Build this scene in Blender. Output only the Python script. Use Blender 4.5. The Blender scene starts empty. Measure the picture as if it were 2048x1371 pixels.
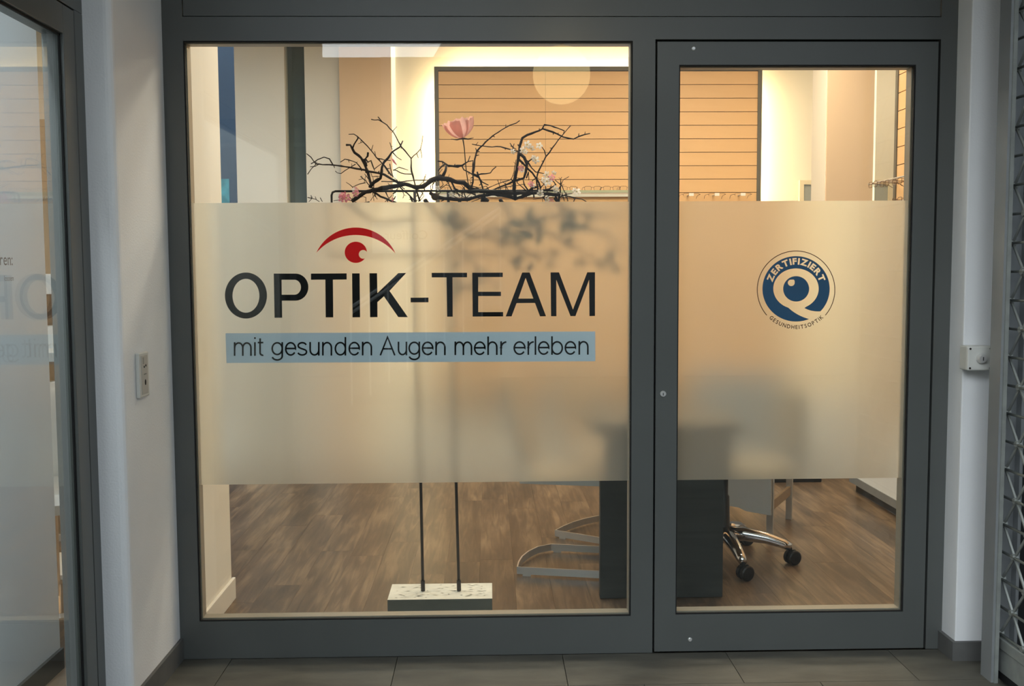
import bpy, bmesh, math, random
from mathutils import Vector, Matrix
random.seed(7)
sc = bpy.context.scene
COL = sc.collection

# ------------------------------------------------------------------ camera, world, light, exposure
R_ = Vector((0.99971886, -0.02313436, -0.00519607))
U_ = Vector((0.00686533, 0.07267046, 0.99733238))
F_ = Vector((0.02269505, 0.99708766, -0.07280886))
CAM = Vector((0.0, -3.38, 1.3356))
FPX, CX, CY = 1990.0, 1024.0, 685.5
cam_d = bpy.data.cameras.new('camera'); cam = bpy.data.objects.new('camera', cam_d); COL.objects.link(cam)
cam_d.sensor_width = 36.0; cam_d.lens = 36.0 * FPX / 2048.0; cam_d.clip_start = 0.05
cam.matrix_world = Matrix(((R_.x, U_.x, -F_.x, CAM.x), (R_.y, U_.y, -F_.y, CAM.y), (R_.z, U_.z, -F_.z, CAM.z), (0, 0, 0, 1)))
sc.camera = cam
sc.view_settings.view_transform = 'Standard'
sc.view_settings.look = 'None'
sc.view_settings.gamma = 1.0
sc.view_settings.use_curve_mapping = False
sc.view_settings.exposure = 0.0
sc.cycles.transparent_max_bounces = 24
sc.cycles.max_bounces = 10
sc.cycles.sample_clamp_indirect = 6.0
W = bpy.data.worlds.new('dusk_sky'); sc.world = W; W.use_nodes = True
W.node_tree.nodes['Background'].inputs[0].default_value = (0.82, 0.92, 1.0, 1)
W.node_tree.nodes['Background'].inputs[1].default_value = 1.3
sun_d = bpy.data.lights.new('dusk_sun_behind_clouds', 'SUN'); sun_d.energy = 4.6; sun_d.angle = math.radians(65); sun_d.color = (0.88, 0.95, 1.0)
sun = bpy.data.objects.new('dusk_sun_behind_clouds', sun_d); COL.objects.link(sun)
sun.rotation_euler = Vector((0.50, 0.75, -0.46)).to_track_quat('-Z', 'Y').to_euler()

def area(name, loc, size, power, color, sy=None, rot=(0, 0, 0), spread=None):
    l = bpy.data.lights.new(name, 'AREA'); l.energy = power; l.color = color; l.size = size
    if sy: l.shape = 'RECTANGLE'; l.size_y = sy
    if spread: l.spread = spread
    o = bpy.data.objects.new(name, l); COL.objects.link(o); o.location = loc; o.rotation_euler = rot
    return o
WARM = (1.0, 0.83, 0.60)
area('shop_ceiling_and_fill_light', (0.2, 1.5, 3.03), 1.2, 30, (1.0, 0.89, 0.72), 0.5)
area('shop_ceiling_and_fill_light', (1.5, 2.7, 3.03), 1.2, 39, WARM, 0.5)
area('shop_ceiling_and_fill_light', (-0.3, 2.7, 3.03), 1.2, 20, WARM, 0.5)
area('shop_ceiling_and_fill_light', (-2.15, 2.3, 3.03), 0.25, 28, (0.74, 0.88, 1.0), 0.5)  # unseen; its cool tint stands in for daylight on the back wall
area('shop_ceiling_and_fill_light', (-3.0, -0.8, 3.03), 0.25, 14, (0.92, 0.97, 1.0), 0.5)  # unseen cool light, imitates daylight in the left part of the shop
area('shop_ceiling_and_fill_light', (1.5, 1.3, 3.03), 0.9, 20, WARM, 0.4)
area('partition_fill_light', (-1.33, -1.55, 2.95), 0.2, 85, (0.84, 0.93, 1.0), 0.8)  # added cool light to brighten the white partition, no known lamp
area('shop_ceiling_and_fill_light', (2.95, 3.5, 3.03), 0.3, 6, WARM)  # extra light added to lift the shaded wall beyond the pillar
area('shop_ceiling_and_fill_light', (-0.2, 0.75, 3.03), 0.6, 11, (1.0, 0.93, 0.82), 0.3)  # extra light added to brighten the pier return behind the glass

def at(px, py, Y):
    """photo pixel -> point of the plane y = Y"""
    v = R_ * ((px - CX) / FPX) - U_ * ((py - CY) / FPX) + F_
    return CAM + v * ((Y - CAM.y) / v.y)
def atX(px, py, X):
    v = R_ * ((px - CX) / FPX) - U_ * ((py - CY) / FPX) + F_
    return CAM + v * ((X - CAM.x) / v.x)
def mir(px, py, d):
    """where something reflected in the front glass stands, d metres in front of it"""
    p = at(px, py, d); p.y = -p.y
    return p

# ------------------------------------------------------------------ helpers
def lin(c):
    return tuple(((v / 255.0) / 12.92 if v / 255.0 <= 0.04045 else ((v / 255.0 + 0.055) / 1.055) ** 2.4) for v in c)
def newmat(name):
    m = bpy.data.materials.new(name); m.use_nodes = True
    nt = m.node_tree
    for n in list(nt.nodes): nt.nodes.remove(n)
    out = nt.nodes.new('ShaderNodeOutputMaterial')
    return m, nt, out
def N(nt, t, **kw):
    n = nt.nodes.new(t)
    for k, v in kw.items(): setattr(n, k, v)
    return n
def plain(name, rgb, rough=0.5, metal=0.0, var=0.0, vscale=6.0, bump=0.0, bscale=200.0, spec=0.5, stretch=None, coat=0.0, emit=None, estr=0.0):
    """Principled with a noise variation of the colour (var) and a fine noise relief (bump)"""
    m, nt, out = newmat(name)
    p = N(nt, 'ShaderNodeBsdfPrincipled')
    c = lin(rgb)
    p.inputs['Base Color'].default_value = (*c, 1)
    p.inputs['Roughness'].default_value = rough
    p.inputs['Metallic'].default_value = metal
    p.inputs['Specular IOR Level'].default_value = spec
    p.inputs['Coat Weight'].default_value = coat
    if emit:
        p.inputs['Emission Color'].default_value = (*emit, 1); p.inputs['Emission Strength'].default_value = estr
    tc = N(nt, 'ShaderNodeTexCoord'); src = tc.outputs['Object']
    if stretch:
        mp = N(nt, 'ShaderNodeMapping'); mp.inputs['Scale'].default_value = stretch
        nt.links.new(src, mp.inputs[0]); src = mp.outputs[0]
    if var > 0:
        n = N(nt, 'ShaderNodeTexNoise'); n.inputs['Scale'].default_value = vscale; n.inputs['Detail'].default_value = 6
        nt.links.new(src, n.inputs['Vector'])
        r = N(nt, 'ShaderNodeValToRGB')
        r.color_ramp.elements[0].position = 0.3; r.color_ramp.elements[1].position = 0.7
        r.color_ramp.elements[0].color = (*[v * (1 - var) for v in c], 1)
        r.color_ramp.elements[1].color = (*[min(1, v * (1 + var)) for v in c], 1)
        nt.links.new(n.outputs[0], r.inputs[0]); nt.links.new(r.outputs[0], p.inputs['Base Color'])
    if bump > 0:
        n2 = N(nt, 'ShaderNodeTexNoise'); n2.inputs['Scale'].default_value = bscale; n2.inputs['Detail'].default_value = 3
        nt.links.new(src, n2.inputs['Vector'])
        b = N(nt, 'ShaderNodeBump'); b.inputs['Strength'].default_value = bump; b.inputs['Distance'].default_value = 0.003
        nt.links.new(n2.outputs[0], b.inputs['Height']); nt.links.new(b.outputs[0], p.inputs['Normal'])
    nt.links.new(p.outputs[0], out.inputs[0])
    return m
def emissive(name, col, s):
    m, nt, out = newmat(name); e = N(nt, 'ShaderNodeEmission')
    e.inputs[0].default_value = (*col, 1); e.inputs[1].default_value = s
    nt.links.new(e.outputs[0], out.inputs[0]); return m
def glassmat(name, tint=(0.97, 0.99, 0.98), ior=1.5, rough=0.0):
    """a pane: clear straight through, with the mirror share that Fresnel gives"""
    m, nt, out = newmat(name)
    t = N(nt, 'ShaderNodeBsdfTransparent'); t.inputs[0].default_value = (*tint, 1)
    g = N(nt, 'ShaderNodeBsdfGlossy'); g.inputs['Roughness'].default_value = rough
    f = N(nt, 'ShaderNodeFresnel'); f.inputs[0].default_value = ior
    geo = N(nt, 'ShaderNodeNewGeometry')
    mth = N(nt, 'ShaderNodeMath', operation='MULTIPLY_ADD')
    mth.inputs[1].default_value = 1.0 / ior - ior; mth.inputs[2].default_value = ior
    nt.links.new(geo.outputs['Backfacing'], mth.inputs[0]); 
    f.inputs[0].default_value = ior
    # Fresnel inverts the index on back faces by itself; feed it the reciprocal there so a thin pane never goes fully mirror
    nt.links.new(mth.outputs[0], f.inputs[0])
    mx = N(nt, 'ShaderNodeMixShader')
    nt.links.new(f.outputs[0], mx.inputs[0]); nt.links.new(t.outputs[0], mx.inputs[1]); nt.links.new(g.outputs[0], mx.inputs[2])
    nt.links.new(mx.outputs[0], out.inputs[0]); return m
def filmmat(name, rgb=(236, 238, 234), see=0.80):
    """frosted window film: scatters most of the light, lets some through blurred"""
    m, nt, out = newmat(name)
    c = (*lin(rgb), 1)
    tr = N(nt, 'ShaderNodeBsdfTranslucent'); tr.inputs[0].default_value = c
    df = N(nt, 'ShaderNodeBsdfDiffuse'); df.inputs[0].default_value = c
    rf = N(nt, 'ShaderNodeBsdfRefraction'); rf.inputs[0].default_value = c; rf.inputs['IOR'].default_value = 1.32; rf.inputs['Roughness'].default_value = 0.46
    m1 = N(nt, 'ShaderNodeMixShader'); m1.inputs[0].default_value = 0.22
    nt.links.new(tr.outputs[0], m1.inputs[1]); nt.links.new(df.outputs[0], m1.inputs[2])
    m2 = N(nt, 'ShaderNodeMixShader'); m2.inputs[0].default_value = see
    nt.links.new(m1.outputs[0], m2.inputs[1]); nt.links.new(rf.outputs[0], m2.inputs[2])
    nt.links.new(m2.outputs[0], out.inputs[0]); return m
def woodmat(name, dark, mid, light, along='y', scale=1.0, rough=0.45, randomise=True, contrast=1.0, bump=0.15, value=(0.97, 1.03), blot=0.0):
    m, nt, out = newmat(name)
    p = N(nt, 'ShaderNodeBsdfPrincipled'); p.inputs['Roughness'].default_value = rough
    tc = N(nt, 'ShaderNodeTexCoord'); oi = N(nt, 'ShaderNodeObjectInfo')
    mp = N(nt, 'ShaderNodeMapping')
    mp.inputs['Scale'].default_value = {'y': (14 * scale, 1.1 * scale, 1), 'x': (1.1 * scale, 1, 14 * scale), 'z': (14 * scale, 1, 1.1 * scale)}[along]
    add = N(nt, 'ShaderNodeVectorMath', operation='ADD')
    mul = N(nt, 'ShaderNodeMath', operation='MULTIPLY'); mul.inputs[1].default_value = 53.0 if randomise else 0.0
    nt.links.new(oi.outputs['Random'], mul.inputs[0])
    nt.links.new(tc.outputs['Object'], mp.inputs[0]); nt.links.new(mp.outputs[0], add.inputs[0]); nt.links.new(mul.outputs[0], add.inputs[1])
    n = N(nt, 'ShaderNodeTexNoise'); n.inputs['Scale'].default_value = 1.6; n.inputs['Detail'].default_value = 8; n.inputs['Distortion'].default_value = 1.1
    nt.links.new(add.outputs[0], n.inputs['Vector'])
    r = N(nt, 'ShaderNodeValToRGB')
    e = r.color_ramp.elements
    e[0].position = 0.5 - 0.22 / contrast; e[0].color = (*lin(dark), 1); e[1].position = 0.5 + 0.22 / contrast; e[1].color = (*lin(light), 1)
    k = e.new(0.5); k.color = (*lin(mid), 1)
    fac = n.outputs[0]
    if blot > 0:   # broad patches of darker and paler wood over the grain
        mp2 = N(nt, 'ShaderNodeMapping'); mp2.inputs['Scale'].default_value = (9, 2.2, 1) if along == 'y' else (2.2, 1, 9)
        ad2 = N(nt, 'ShaderNodeVectorMath', operation='ADD')
        nt.links.new(tc.outputs['Object'], mp2.inputs[0]); nt.links.new(mp2.outputs[0], ad2.inputs[0]); nt.links.new(mul.outputs[0], ad2.inputs[1])
        n2 = N(nt, 'ShaderNodeTexNoise'); n2.inputs['Scale'].default_value = 0.9; n2.inputs['Detail'].default_value = 3
        nt.links.new(ad2.outputs[0], n2.inputs['Vector'])
        mxb = N(nt, 'ShaderNodeMix'); mxb.inputs[0].default_value = blot
        nt.links.new(n.outputs[0], mxb.inputs[2]); nt.links.new(n2.outputs[0], mxb.inputs[3]); fac = mxb.outputs[0]
    nt.links.new(fac, r.inputs[0])
    hv = N(nt, 'ShaderNodeHueSaturation')
    mr = N(nt, 'ShaderNodeMapRange'); mr.inputs['To Min'].default_value = value[0]; mr.inputs['To Max'].default_value = value[1]
    nt.links.new(oi.outputs['Random'], mr.inputs[0]); nt.links.new(mr.outputs[0], hv.inputs['Value'])
    nt.links.new(r.outputs[0], hv.inputs['Color']); nt.links.new(hv.outputs[0], p.inputs['Base Color'])
    b = N(nt, 'ShaderNodeBump'); b.inputs['Strength'].default_value = bump; b.inputs['Distance'].default_value = 0.002
    nt.links.new(n.outputs[0], b.inputs['Height']); nt.links.new(b.outputs[0], p.inputs['Normal'])
    nt.links.new(p.outputs[0], out.inputs[0]); return m

class MB:
    def __init__(s): s.v = []; s.f = []; s.mi = []
    def box(s, x0, x1, y0, y1, z0, z1, mi=0):
        b = len(s.v)
        s.v += [(x, y, z) for z in (z0, z1) for y in (y0, y1) for x in (x0, x1)]
        for q in ((0, 2, 3, 1), (4, 5, 7, 6), (0, 1, 5, 4), (2, 6, 7, 3), (0, 4, 6, 2), (1, 3, 7, 5)):
            s.f.append(tuple(b + i for i in q)); s.mi.append(mi)
        return s
    def obox(s, c, ax, half, mi=0):
        """oriented box: centre, three axes, half sizes"""
        b = len(s.v); c = Vector(c)
        for k in (-1, 1):
            for j in (-1, 1):
                for i in (-1, 1):
                    s.v.append(tuple(c + Vector(ax[0]) * (i * half[0]) + Vector(ax[1]) * (j * half[1]) + Vector(ax[2]) * (k * half[2])))
        for q in ((0, 2, 3, 1), (4, 5, 7, 6), (0, 1, 5, 4), (2, 6, 7, 3), (0, 4, 6, 2), (1, 3, 7, 5)):
            s.f.append(tuple(b + i for i in q)); s.mi.append(mi)
        return s
    def poly(s, pts, mi=0):
        b = len(s.v); s.v += [tuple(p) for p in pts]; s.f.append(tuple(range(b, b + len(pts)))); s.mi.append(mi); return s
    def tube(s, pts, rad, sides=6, mi=0, closed=False):
        pts = [Vector(p) for p in pts]; n = len(pts)
        if not isinstance(rad, (list, tuple)): rad = [rad] * n
        b = len(s.v); prev = None
        for i in range(n):
            a = pts[i - 1] if (i or closed) else pts[0]; c = pts[(i + 1) % n] if (i < n - 1 or closed) else pts[-1]
            t = (c - a); t = t.normalized() if t.length > 1e-9 else Vector((0, 0, 1))
            if prev is None:
                ref = Vector((0, 0, 1)) if abs(t.z) < 0.9 else Vector((1, 0, 0))
                u = t.cross(ref).normalized()
            else:
                u = (prev - t * prev.dot(t)).normalized()
            prev = u; w = t.cross(u)
            for k in range(sides):
                an = 2 * math.pi * k / sides
                s.v.append(tuple(pts[i] + (u * math.cos(an) + w * math.sin(an)) * rad[i]))
        m = n if closed else n - 1
        for i in range(m):
            for k in range(sides):
                j = (i + 1) % n
                s.f.append((b + i * sides + k, b + i * sides + (k + 1) % sides, b + j * sides + (k + 1) % sides, b + j * sides + k)); s.mi.append(mi)
        if not closed:
            s.f.append(tuple(b + k for k in reversed(range(sides)))); s.mi.append(mi)
            s.f.append(tuple(b + (n - 1) * sides + k for k in range(sides))); s.mi.append(mi)
        return s
    def lathe(s, prof, c=(0, 0, 0), sides=20, axis='z', mi=0):
        b = len(s.v); c = Vector(c)
        for r, h in prof:
            for k in range(sides):
                a = 2 * math.pi * k / sides; p = (r * math.cos(a), r * math.sin(a), h)
                if axis == 'y': p = (p[0], p[2], p[1])
                if axis == 'x': p = (p[2], p[0], p[1])
                s.v.append(tuple(c + Vector(p)))
        for i in range(len(prof) - 1):
            for k in range(sides):
                s.f.append((b + i * sides + k, b + i * sides + (k + 1) % sides, b + (i + 1) * sides + (k + 1) % sides, b + (i + 1) * sides + k)); s.mi.append(mi)
        s.f.append(tuple(b + k for k in reversed(range(sides)))); s.mi.append(mi)
        s.f.append(tuple(b + (len(prof) - 1) * sides + k for k in range(sides))); s.mi.append(mi)
        return s
    def mesh(s, name, mats):
        me = bpy.data.meshes.new(name); me.from_pydata(s.v, [], s.f); me.validate()
        for m in (mats if isinstance(mats, (list, tuple)) else [mats]): me.materials.append(m)
        if len(me.polygons) == len(s.mi):
            me.polygons.foreach_set('material_index', s.mi)
        bm = bmesh.new(); bm.from_mesh(me); bmesh.ops.recalc_face_normals(bm, faces=bm.faces); bm.to_mesh(me); bm.free()
        return me
    def build(s, name, mats, parent=None, smooth=False, bevel=0.0, seg=2, origin=None):
        if origin is not None:
            o3 = Vector(origin); s.v = [tuple(Vector(p) - o3) for p in s.v]
        o = bpy.data.objects.new(name, s.mesh(name, mats)); COL.objects.link(o)
        if origin is not None: o.location = origin
        if smooth:
            for p in o.data.polygons: p.use_smooth = True
        if bevel > 0:
            b = o.modifiers.new('bevel', 'BEVEL'); b.width = bevel; b.segments = seg; b.limit_method = 'ANGLE'; b.angle_limit = math.radians(50)
        if parent is not None: attach(o, parent)
        return o
def attach(o, parent):
    o.parent = parent
    P = Matrix.Identity(4); chain = []; q = parent
    while q is not None: chain.append(q); q = q.parent
    for c in reversed(chain): P = P @ c.matrix_parent_inverse @ c.matrix_basis
    o.matrix_parent_inverse = P.inverted()
def tag(o, label=None, cat=None, group=None, kind=None):
    if label: o['label'] = label
    if cat: o['category'] = cat
    if group: o['group'] = group
    if kind: o['kind'] = kind
    return o
def empty(name, loc=(0, 0, 0), rz=0.0):
    o = bpy.data.objects.new(name, None); COL.objects.link(o); o.location = loc; o.rotation_euler = (0, 0, rz); o.empty_display_size = 0.05
    return o
def thing(name, label, cat, loc=(0, 0, 0), rz=0.0, group=None):
    return tag(empty(name, loc, rz), label, cat, group)
def struct(name, loc=(0, 0, 0), label=None):
    return tag(empty(name, loc), label, None, None, 'structure')
def B(*a): return MB().box(*a)
def dup(o, loc=None, rz=None, label=None):
    c = o.copy(); COL.objects.link(c)
    if loc is not None: c.location = loc
    if rz is not None: c.rotation_euler = (0, 0, rz)
    if label: c['label'] = label
    for ch in list(o.children):
        d = dup(ch); d.parent = c; d.matrix_parent_inverse = ch.matrix_parent_inverse.copy()
    return c
def local(o, parent):
    """parent with coordinates already given in the parent's own frame"""
    o.parent = parent; return o

# ------------------------------------------------------------------ materials
M_frame = plain('anthracite_metal', (84, 87, 85), rough=0.34, var=0.06, vscale=3, bump=0.05, bscale=900, spec=0.6)
M_gap = plain('rubber_black', (12, 12, 13), rough=0.8, var=0.1)
M_bead = plain('aluminium_bead', (150, 143, 130), rough=0.45, metal=0.2, var=0.04)
M_wall = plain('white_plaster', (232, 233, 234), rough=0.85, var=0.02, vscale=5, bump=0.35, bscale=160, spec=0.2)
M_wallin = plain('interior_paint', (232, 226, 214), rough=0.9, var=0.02, vscale=2, bump=0.08, bscale=140, spec=0.2)
M_peach = plain('peach_paint', (226, 198, 168), rough=0.9, var=0.02, vscale=2, bump=0.05, spec=0.2)
M_base = plain('grey_skirting_tile', (92, 92, 90), rough=0.6, var=0.12, vscale=14)
M_basein = plain('white_skirting', (228, 222, 212), rough=0.5, var=0.02)
M_basedark = plain('dark_skirting', (58, 56, 54), rough=0.6, var=0.08)
M_tile = plain('grey_stone_tile', (82, 80, 72), rough=0.5, var=0.3, vscale=5, bump=0.12, bscale=90, stretch=(1.0, 3.0, 1))
M_glass = glassmat('window_glass')
M_film = filmmat('frosted_film')
M_blackf = plain('black_vinyl', (4, 4, 5), rough=0.5, var=0.05, spec=0.15)
M_redf = plain('red_vinyl', (246, 18, 20), rough=0.5, var=0.04, spec=0.15)
M_bluef = plain('grey_blue_vinyl', (200, 214, 224), rough=0.6, var=0.03, spec=0.15)
M_navyf = plain('dark_blue_vinyl', (34, 84, 122), rough=0.5, var=0.03, spec=0.15)
M_brownf = plain('brown_grey_vinyl', (70, 58, 46), rough=0.5, var=0.05, spec=0.15)
M_faint = plain('faint_grey_vinyl', (150, 142, 132), rough=0.6, var=0.03, spec=0.1)
M_plank = woodmat('dark_oak_floor', (52, 42, 35), (92, 75, 59), (140, 118, 93), 'y', 1.5, 0.36, value=(0.86, 1.16), blot=0.5)
M_slat = woodmat('beech_board', (222, 178, 126), (225, 182, 131), (228, 186, 136), 'x', 0.5, 0.5, randomise=False, bump=0.01)
M_slatback = plain('slat_groove', (70, 50, 34), rough=0.7, var=0.1)
M_panelframe = plain('panel_frame_grey', (96, 92, 82), rough=0.5, var=0.05)
M_desk = woodmat('dark_grey_wood', (40, 44, 42), (46, 50, 48), (52, 56, 53), 'x', 1.0, 0.5, randomise=False, bump=0.04)
M_chrome = plain('chrome', (225, 225, 228), rough=0.12, metal=1.0, var=0.02)
M_steel = plain('brushed_steel', (214, 214, 212), rough=0.3, metal=0.55, var=0.04, stretch=(1, 1, 8))
M_steeldark = plain('dark_steel_rod', (62, 58, 54), rough=0.45, metal=0.6, var=0.1)
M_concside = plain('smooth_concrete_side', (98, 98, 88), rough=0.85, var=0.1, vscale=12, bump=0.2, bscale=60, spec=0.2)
M_concrete = plain('cast_concrete', (224, 219, 204), rough=0.9, var=0.10, vscale=18, bump=0.6, bscale=45, spec=0.2)
M_bark = plain('bark', (50, 38, 31), rough=0.85, var=0.35, vscale=60, bump=0.6, bscale=150)
M_pod = plain('dry_pod', (88, 66, 42), rough=0.8, var=0.3, vscale=40)
M_moss = plain('dark_leaf', (60, 72, 44), rough=0.7, var=0.25, vscale=30)
def petalmat(name, rgb, var=0.1, vscale=40):
    """thin petal: half diffuse, half light shining through"""
    m, nt, out = newmat(name); c = lin(rgb)
    tc = N(nt, 'ShaderNodeTexCoord'); n = N(nt, 'ShaderNodeTexNoise'); n.inputs['Scale'].default_value = vscale; n.inputs['Detail'].default_value = 4
    nt.links.new(tc.outputs['Object'], n.inputs['Vector'])
    r = N(nt, 'ShaderNodeValToRGB'); r.color_ramp.elements[0].position = 0.3; r.color_ramp.elements[1].position = 0.7
    r.color_ramp.elements[0].color = (*[v * (1 - var) for v in c], 1); r.color_ramp.elements[1].color = (*[min(1, v * (1 + var)) for v in c], 1)
    nt.links.new(n.outputs[0], r.inputs[0])
    d = N(nt, 'ShaderNodeBsdfDiffuse'); t = N(nt, 'ShaderNodeBsdfTranslucent'); mx = N(nt, 'ShaderNodeMixShader'); mx.inputs[0].default_value = 0.5
    nt.links.new(r.outputs[0], d.inputs[0]); nt.links.new(r.outputs[0], t.inputs[0])
    nt.links.new(d.outputs[0], mx.inputs[1]); nt.links.new(t.outputs[0], mx.inputs[2]); nt.links.new(mx.outputs[0], out.inputs[0]); return m
M_petal = petalmat('pale_petal', (246, 240, 232), 0.08, 60)
M_petalpink = petalmat('pink_petal', (238, 158, 172), 0.2, 50)
M_centre = plain('blossom_centre', (206, 190, 96), rough=0.7, var=0.15)
M_poppy = petalmat('poppy_petal', (246, 196, 182), 0.10, 30)
M_stem = plain('flower_stem', (66, 58, 40), rough=0.7, var=0.2)
M_grey = plain('grey_fabric', (176, 180, 180), rough=0.9, var=0.06, bump=0.2, bscale=400)
M_darkfab = plain('grey_upholstery', (165, 150, 126), rough=0.85, var=0.1, bump=0.2, bscale=400)
M_seat = plain('tan_upholstery', (176, 154, 124), rough=0.8, var=0.06, bump=0.15, bscale=300)
M_plastic = plain('black_plastic', (22, 22, 23), rough=0.45, var=0.1)
M_white = plain('white_lacquer', (232, 235, 236), rough=0.4, var=0.02)
M_doorgrey = plain('grey_door', (168, 172, 168), rough=0.6, var=0.03)
M_trimw = plain('door_trim', (222, 210, 184), rough=0.6, var=0.02)
M_shelfglass = plain('shelf_glass_edge', (172, 178, 150), rough=0.2, var=0.05)
M_rim = plain('spectacle_metal', (92, 62, 44), rough=0.35, metal=0.5, var=0.1)
M_lens = glassmat('lens_glass', (0.96, 0.96, 0.95))
M_acryl = plain('acrylic_peg', (236, 232, 224), rough=0.15, var=0.02)
M_led = emissive('led_strip_warm', (1.0, 0.72, 0.36), 72.0)
M_ledthin = emissive('led_profile_warm', (1.0, 0.84, 0.52), 1.6)
M_globe = emissive('globe_lamp_glow', (1.0, 0.80, 0.42), 4.0)
M_cord = plain('lamp_cord', (30, 30, 30), rough=0.6, var=0.1)
M_galv = plain('galvanised_steel', (150, 154, 150), rough=0.42, metal=0.35, var=0.12, vscale=25)
M_rail = plain('grey_guide_metal', (146, 150, 152), rough=0.45, metal=0.4, var=0.06)
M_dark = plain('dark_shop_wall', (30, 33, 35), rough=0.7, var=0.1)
M_switch = plain('switch_plastic', (206, 206, 200), rough=0.45, var=0.02)
M_blueout = plain('dusk_blue_backdrop', (26, 46, 68), rough=0.8, var=0.12, vscale=1.5)
M_poster = plain('cyan_poster', (70, 150, 170), rough=0.6, var=0.5, vscale=9)
M_ceil = plain('ceiling_white', (218, 216, 210), rough=0.9, var=0.02)
M_ceilout = plain('passage_ceiling', (170, 172, 172), rough=0.9, var=0.04)
M_opp = plain('opposite_plaster', (150, 152, 152), rough=0.9, var=0.06, vscale=2)
M_oppdark = plain('opposite_brown_plaster', (72, 70, 64), rough=0.9, var=0.08, vscale=2)
M_tan = plain('beige_panel', (158, 138, 114), rough=0.6, var=0.05)
M_brown = plain('brown_panel', (92, 70, 52), rough=0.5, var=0.1)

# ------------------------------------------------------------------ shell of the shop
ZC = 3.1
fl = struct('floor', (0, 1.5, 0))
B(-4.0, 3.45, 0.07, 4.3, -0.10, -0.012).build('subfloor', M_basedark, fl)
B(-4.0, -1.17, -2.6, 0.07, -0.10, -0.012).build('subfloor', M_basedark, fl)
PW, PL = 0.152, 1.22
pm = MB().box(-PW / 2 + 0.0003, PW / 2 - 0.0003, -PL / 2 + 0.0004, PL / 2 - 0.0004, -0.012, 0.0).mesh('plank', M_plank)
def planks(x0, x1, y0, y1):
    nx = int(math.ceil((x1 - x0) / PW))
    for i in range(nx):
        off = random.random() * PL
        x = x0 + (i + 0.5) * PW
        y = y0 - off
        while y < y1:
            a, b = max(y, y0), min(y + PL, y1)
            if b - a > 0.03:
                o = bpy.data.objects.new('plank', pm); COL.objects.link(o)
                if b - a < PL - 0.001: o.scale = (1, (b - a) / PL, 1)
                o.location = (x, (a + b) / 2, 0); attach(o, fl)
            y += PL
planks(-3.85, 3.35, 0.07, 4.15)
planks(-2.6, -1.22, -1.9, 0.07)
tag(B(-4.0, 3.45, -2.6, 4.3, ZC, ZC + 0.1).build('ceiling', M_ceil), 'plain white shop ceiling', kind='structure')

# back wall with two tall openings
bw = struct('wall_back', (0, 4.2, 0), 'cream back wall of the shop around the boarded display')
B(-4.0, -2.62, 4.15, 4.3, 0, ZC).build('wall_section', M_wallin, bw)
B(-1.872, -1.504, 4.15, 4.3, 0, ZC).build('wall_section', M_wallin, bw)
B(-1.356, 2.343, 4.15, 4.3, 0, ZC).build('wall_section', M_wallin, bw)
B(2.343, 3.05, 4.15, 4.3, 2.0, ZC).build('wall_section', M_wallin, bw)
B(3.05, 3.45, 4.15, 4.3, 0, ZC).build('wall_section', M_wallin, bw)
B(-1.093, -0.712, 4.10, 4.15, 0, ZC).build('pilaster', M_peach, bw)
tag(B(-0.712, -0.684, 4.12, 4.15, 0, ZC).build('light_profile', M_ledthin), 'glowing vertical light line beside the left peach pilaster', 'light strip', 'vertical light lines')
w3 = struct('window_3', (-2.2, 4.2, 0), 'tall window with dusk blue outside')
B(-2.62, -1.872, 4.21, 4.22, 0.05, ZC).build('glass_pane', M_glass, w3)
B(-2.62, -1.872, 4.19, 4.24, 0, 0.05).build('bottom_rail', M_frame, w3)
w4 = struct('window_4', (-1.43, 4.2, 0), 'narrow dark window in the back wall')
B(-1.504, -1.356, 4.21, 4.22, 0.05, ZC).build('glass_pane', M_glass, w4)
B(-1.504, -1.356, 4.19, 4.24, 0, 0.05).build('bottom_rail', M_frame, w4)
B(-1.504, -1.356, 4.27, 4.30, 0.05, ZC).build('roller_blind', plain('dark_blind', (92, 102, 104), rough=0.8, var=0.12, vscale=2), w4)
tag(B(-5.0, -0.4, 6.4, 6.5, 0, 5).build('wall_dusk_backdrop', M_blueout), 'dark blue backdrop wall added as the dusk outside the back window', kind='structure')  # added wall, the dusk light outside is put into its dark blue
pp = at(438, 380, 4.20)
tag(B(-2.02, -1.945, 4.196, 4.206, 1.5, 2.03).build('poster', M_poster), 'cyan poster stuck low on the blue back window', 'poster')
# other outer walls
tag(B(-4.1, -4.0, -2.6, 4.3, 0, ZC).build('wall_far_left', M_wallin), kind='structure')
tag(B(3.40, 3.5, 0.1, 4.3, 0, ZC).build('wall_far_right', M_wallin), kind='structure')
tag(B(-4.0, -1.2, -2.7, -2.6, 0, ZC).build('wall_side_front', M_wallin), kind='structure')
wr = tag(B(2.315, 2.45, 0.07, 2.16, 0, ZC).build('wall_right', M_wallin), 'short wall carrying the right hand boarded display', kind='structure')

# back door
d2 = struct('door_2', (2.7, 4.15, 0), 'grey door half hidden behind the peach pillar')
B(2.343, 2.375, 4.12, 4.2, 0, 2.0).build('door_trim', M_trimw, d2)
B(3.018, 3.05, 4.12, 4.2, 0, 2.0).build('door_trim', M_trimw, d2)
B(2.375, 3.018, 4.12, 4.2, 1.968, 2.0).build('door_trim', M_trimw, d2)
B(2.375, 3.018, 4.135, 4.175, 0.005, 1.964).build('door_leaf', M_doorgrey, d2)

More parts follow.
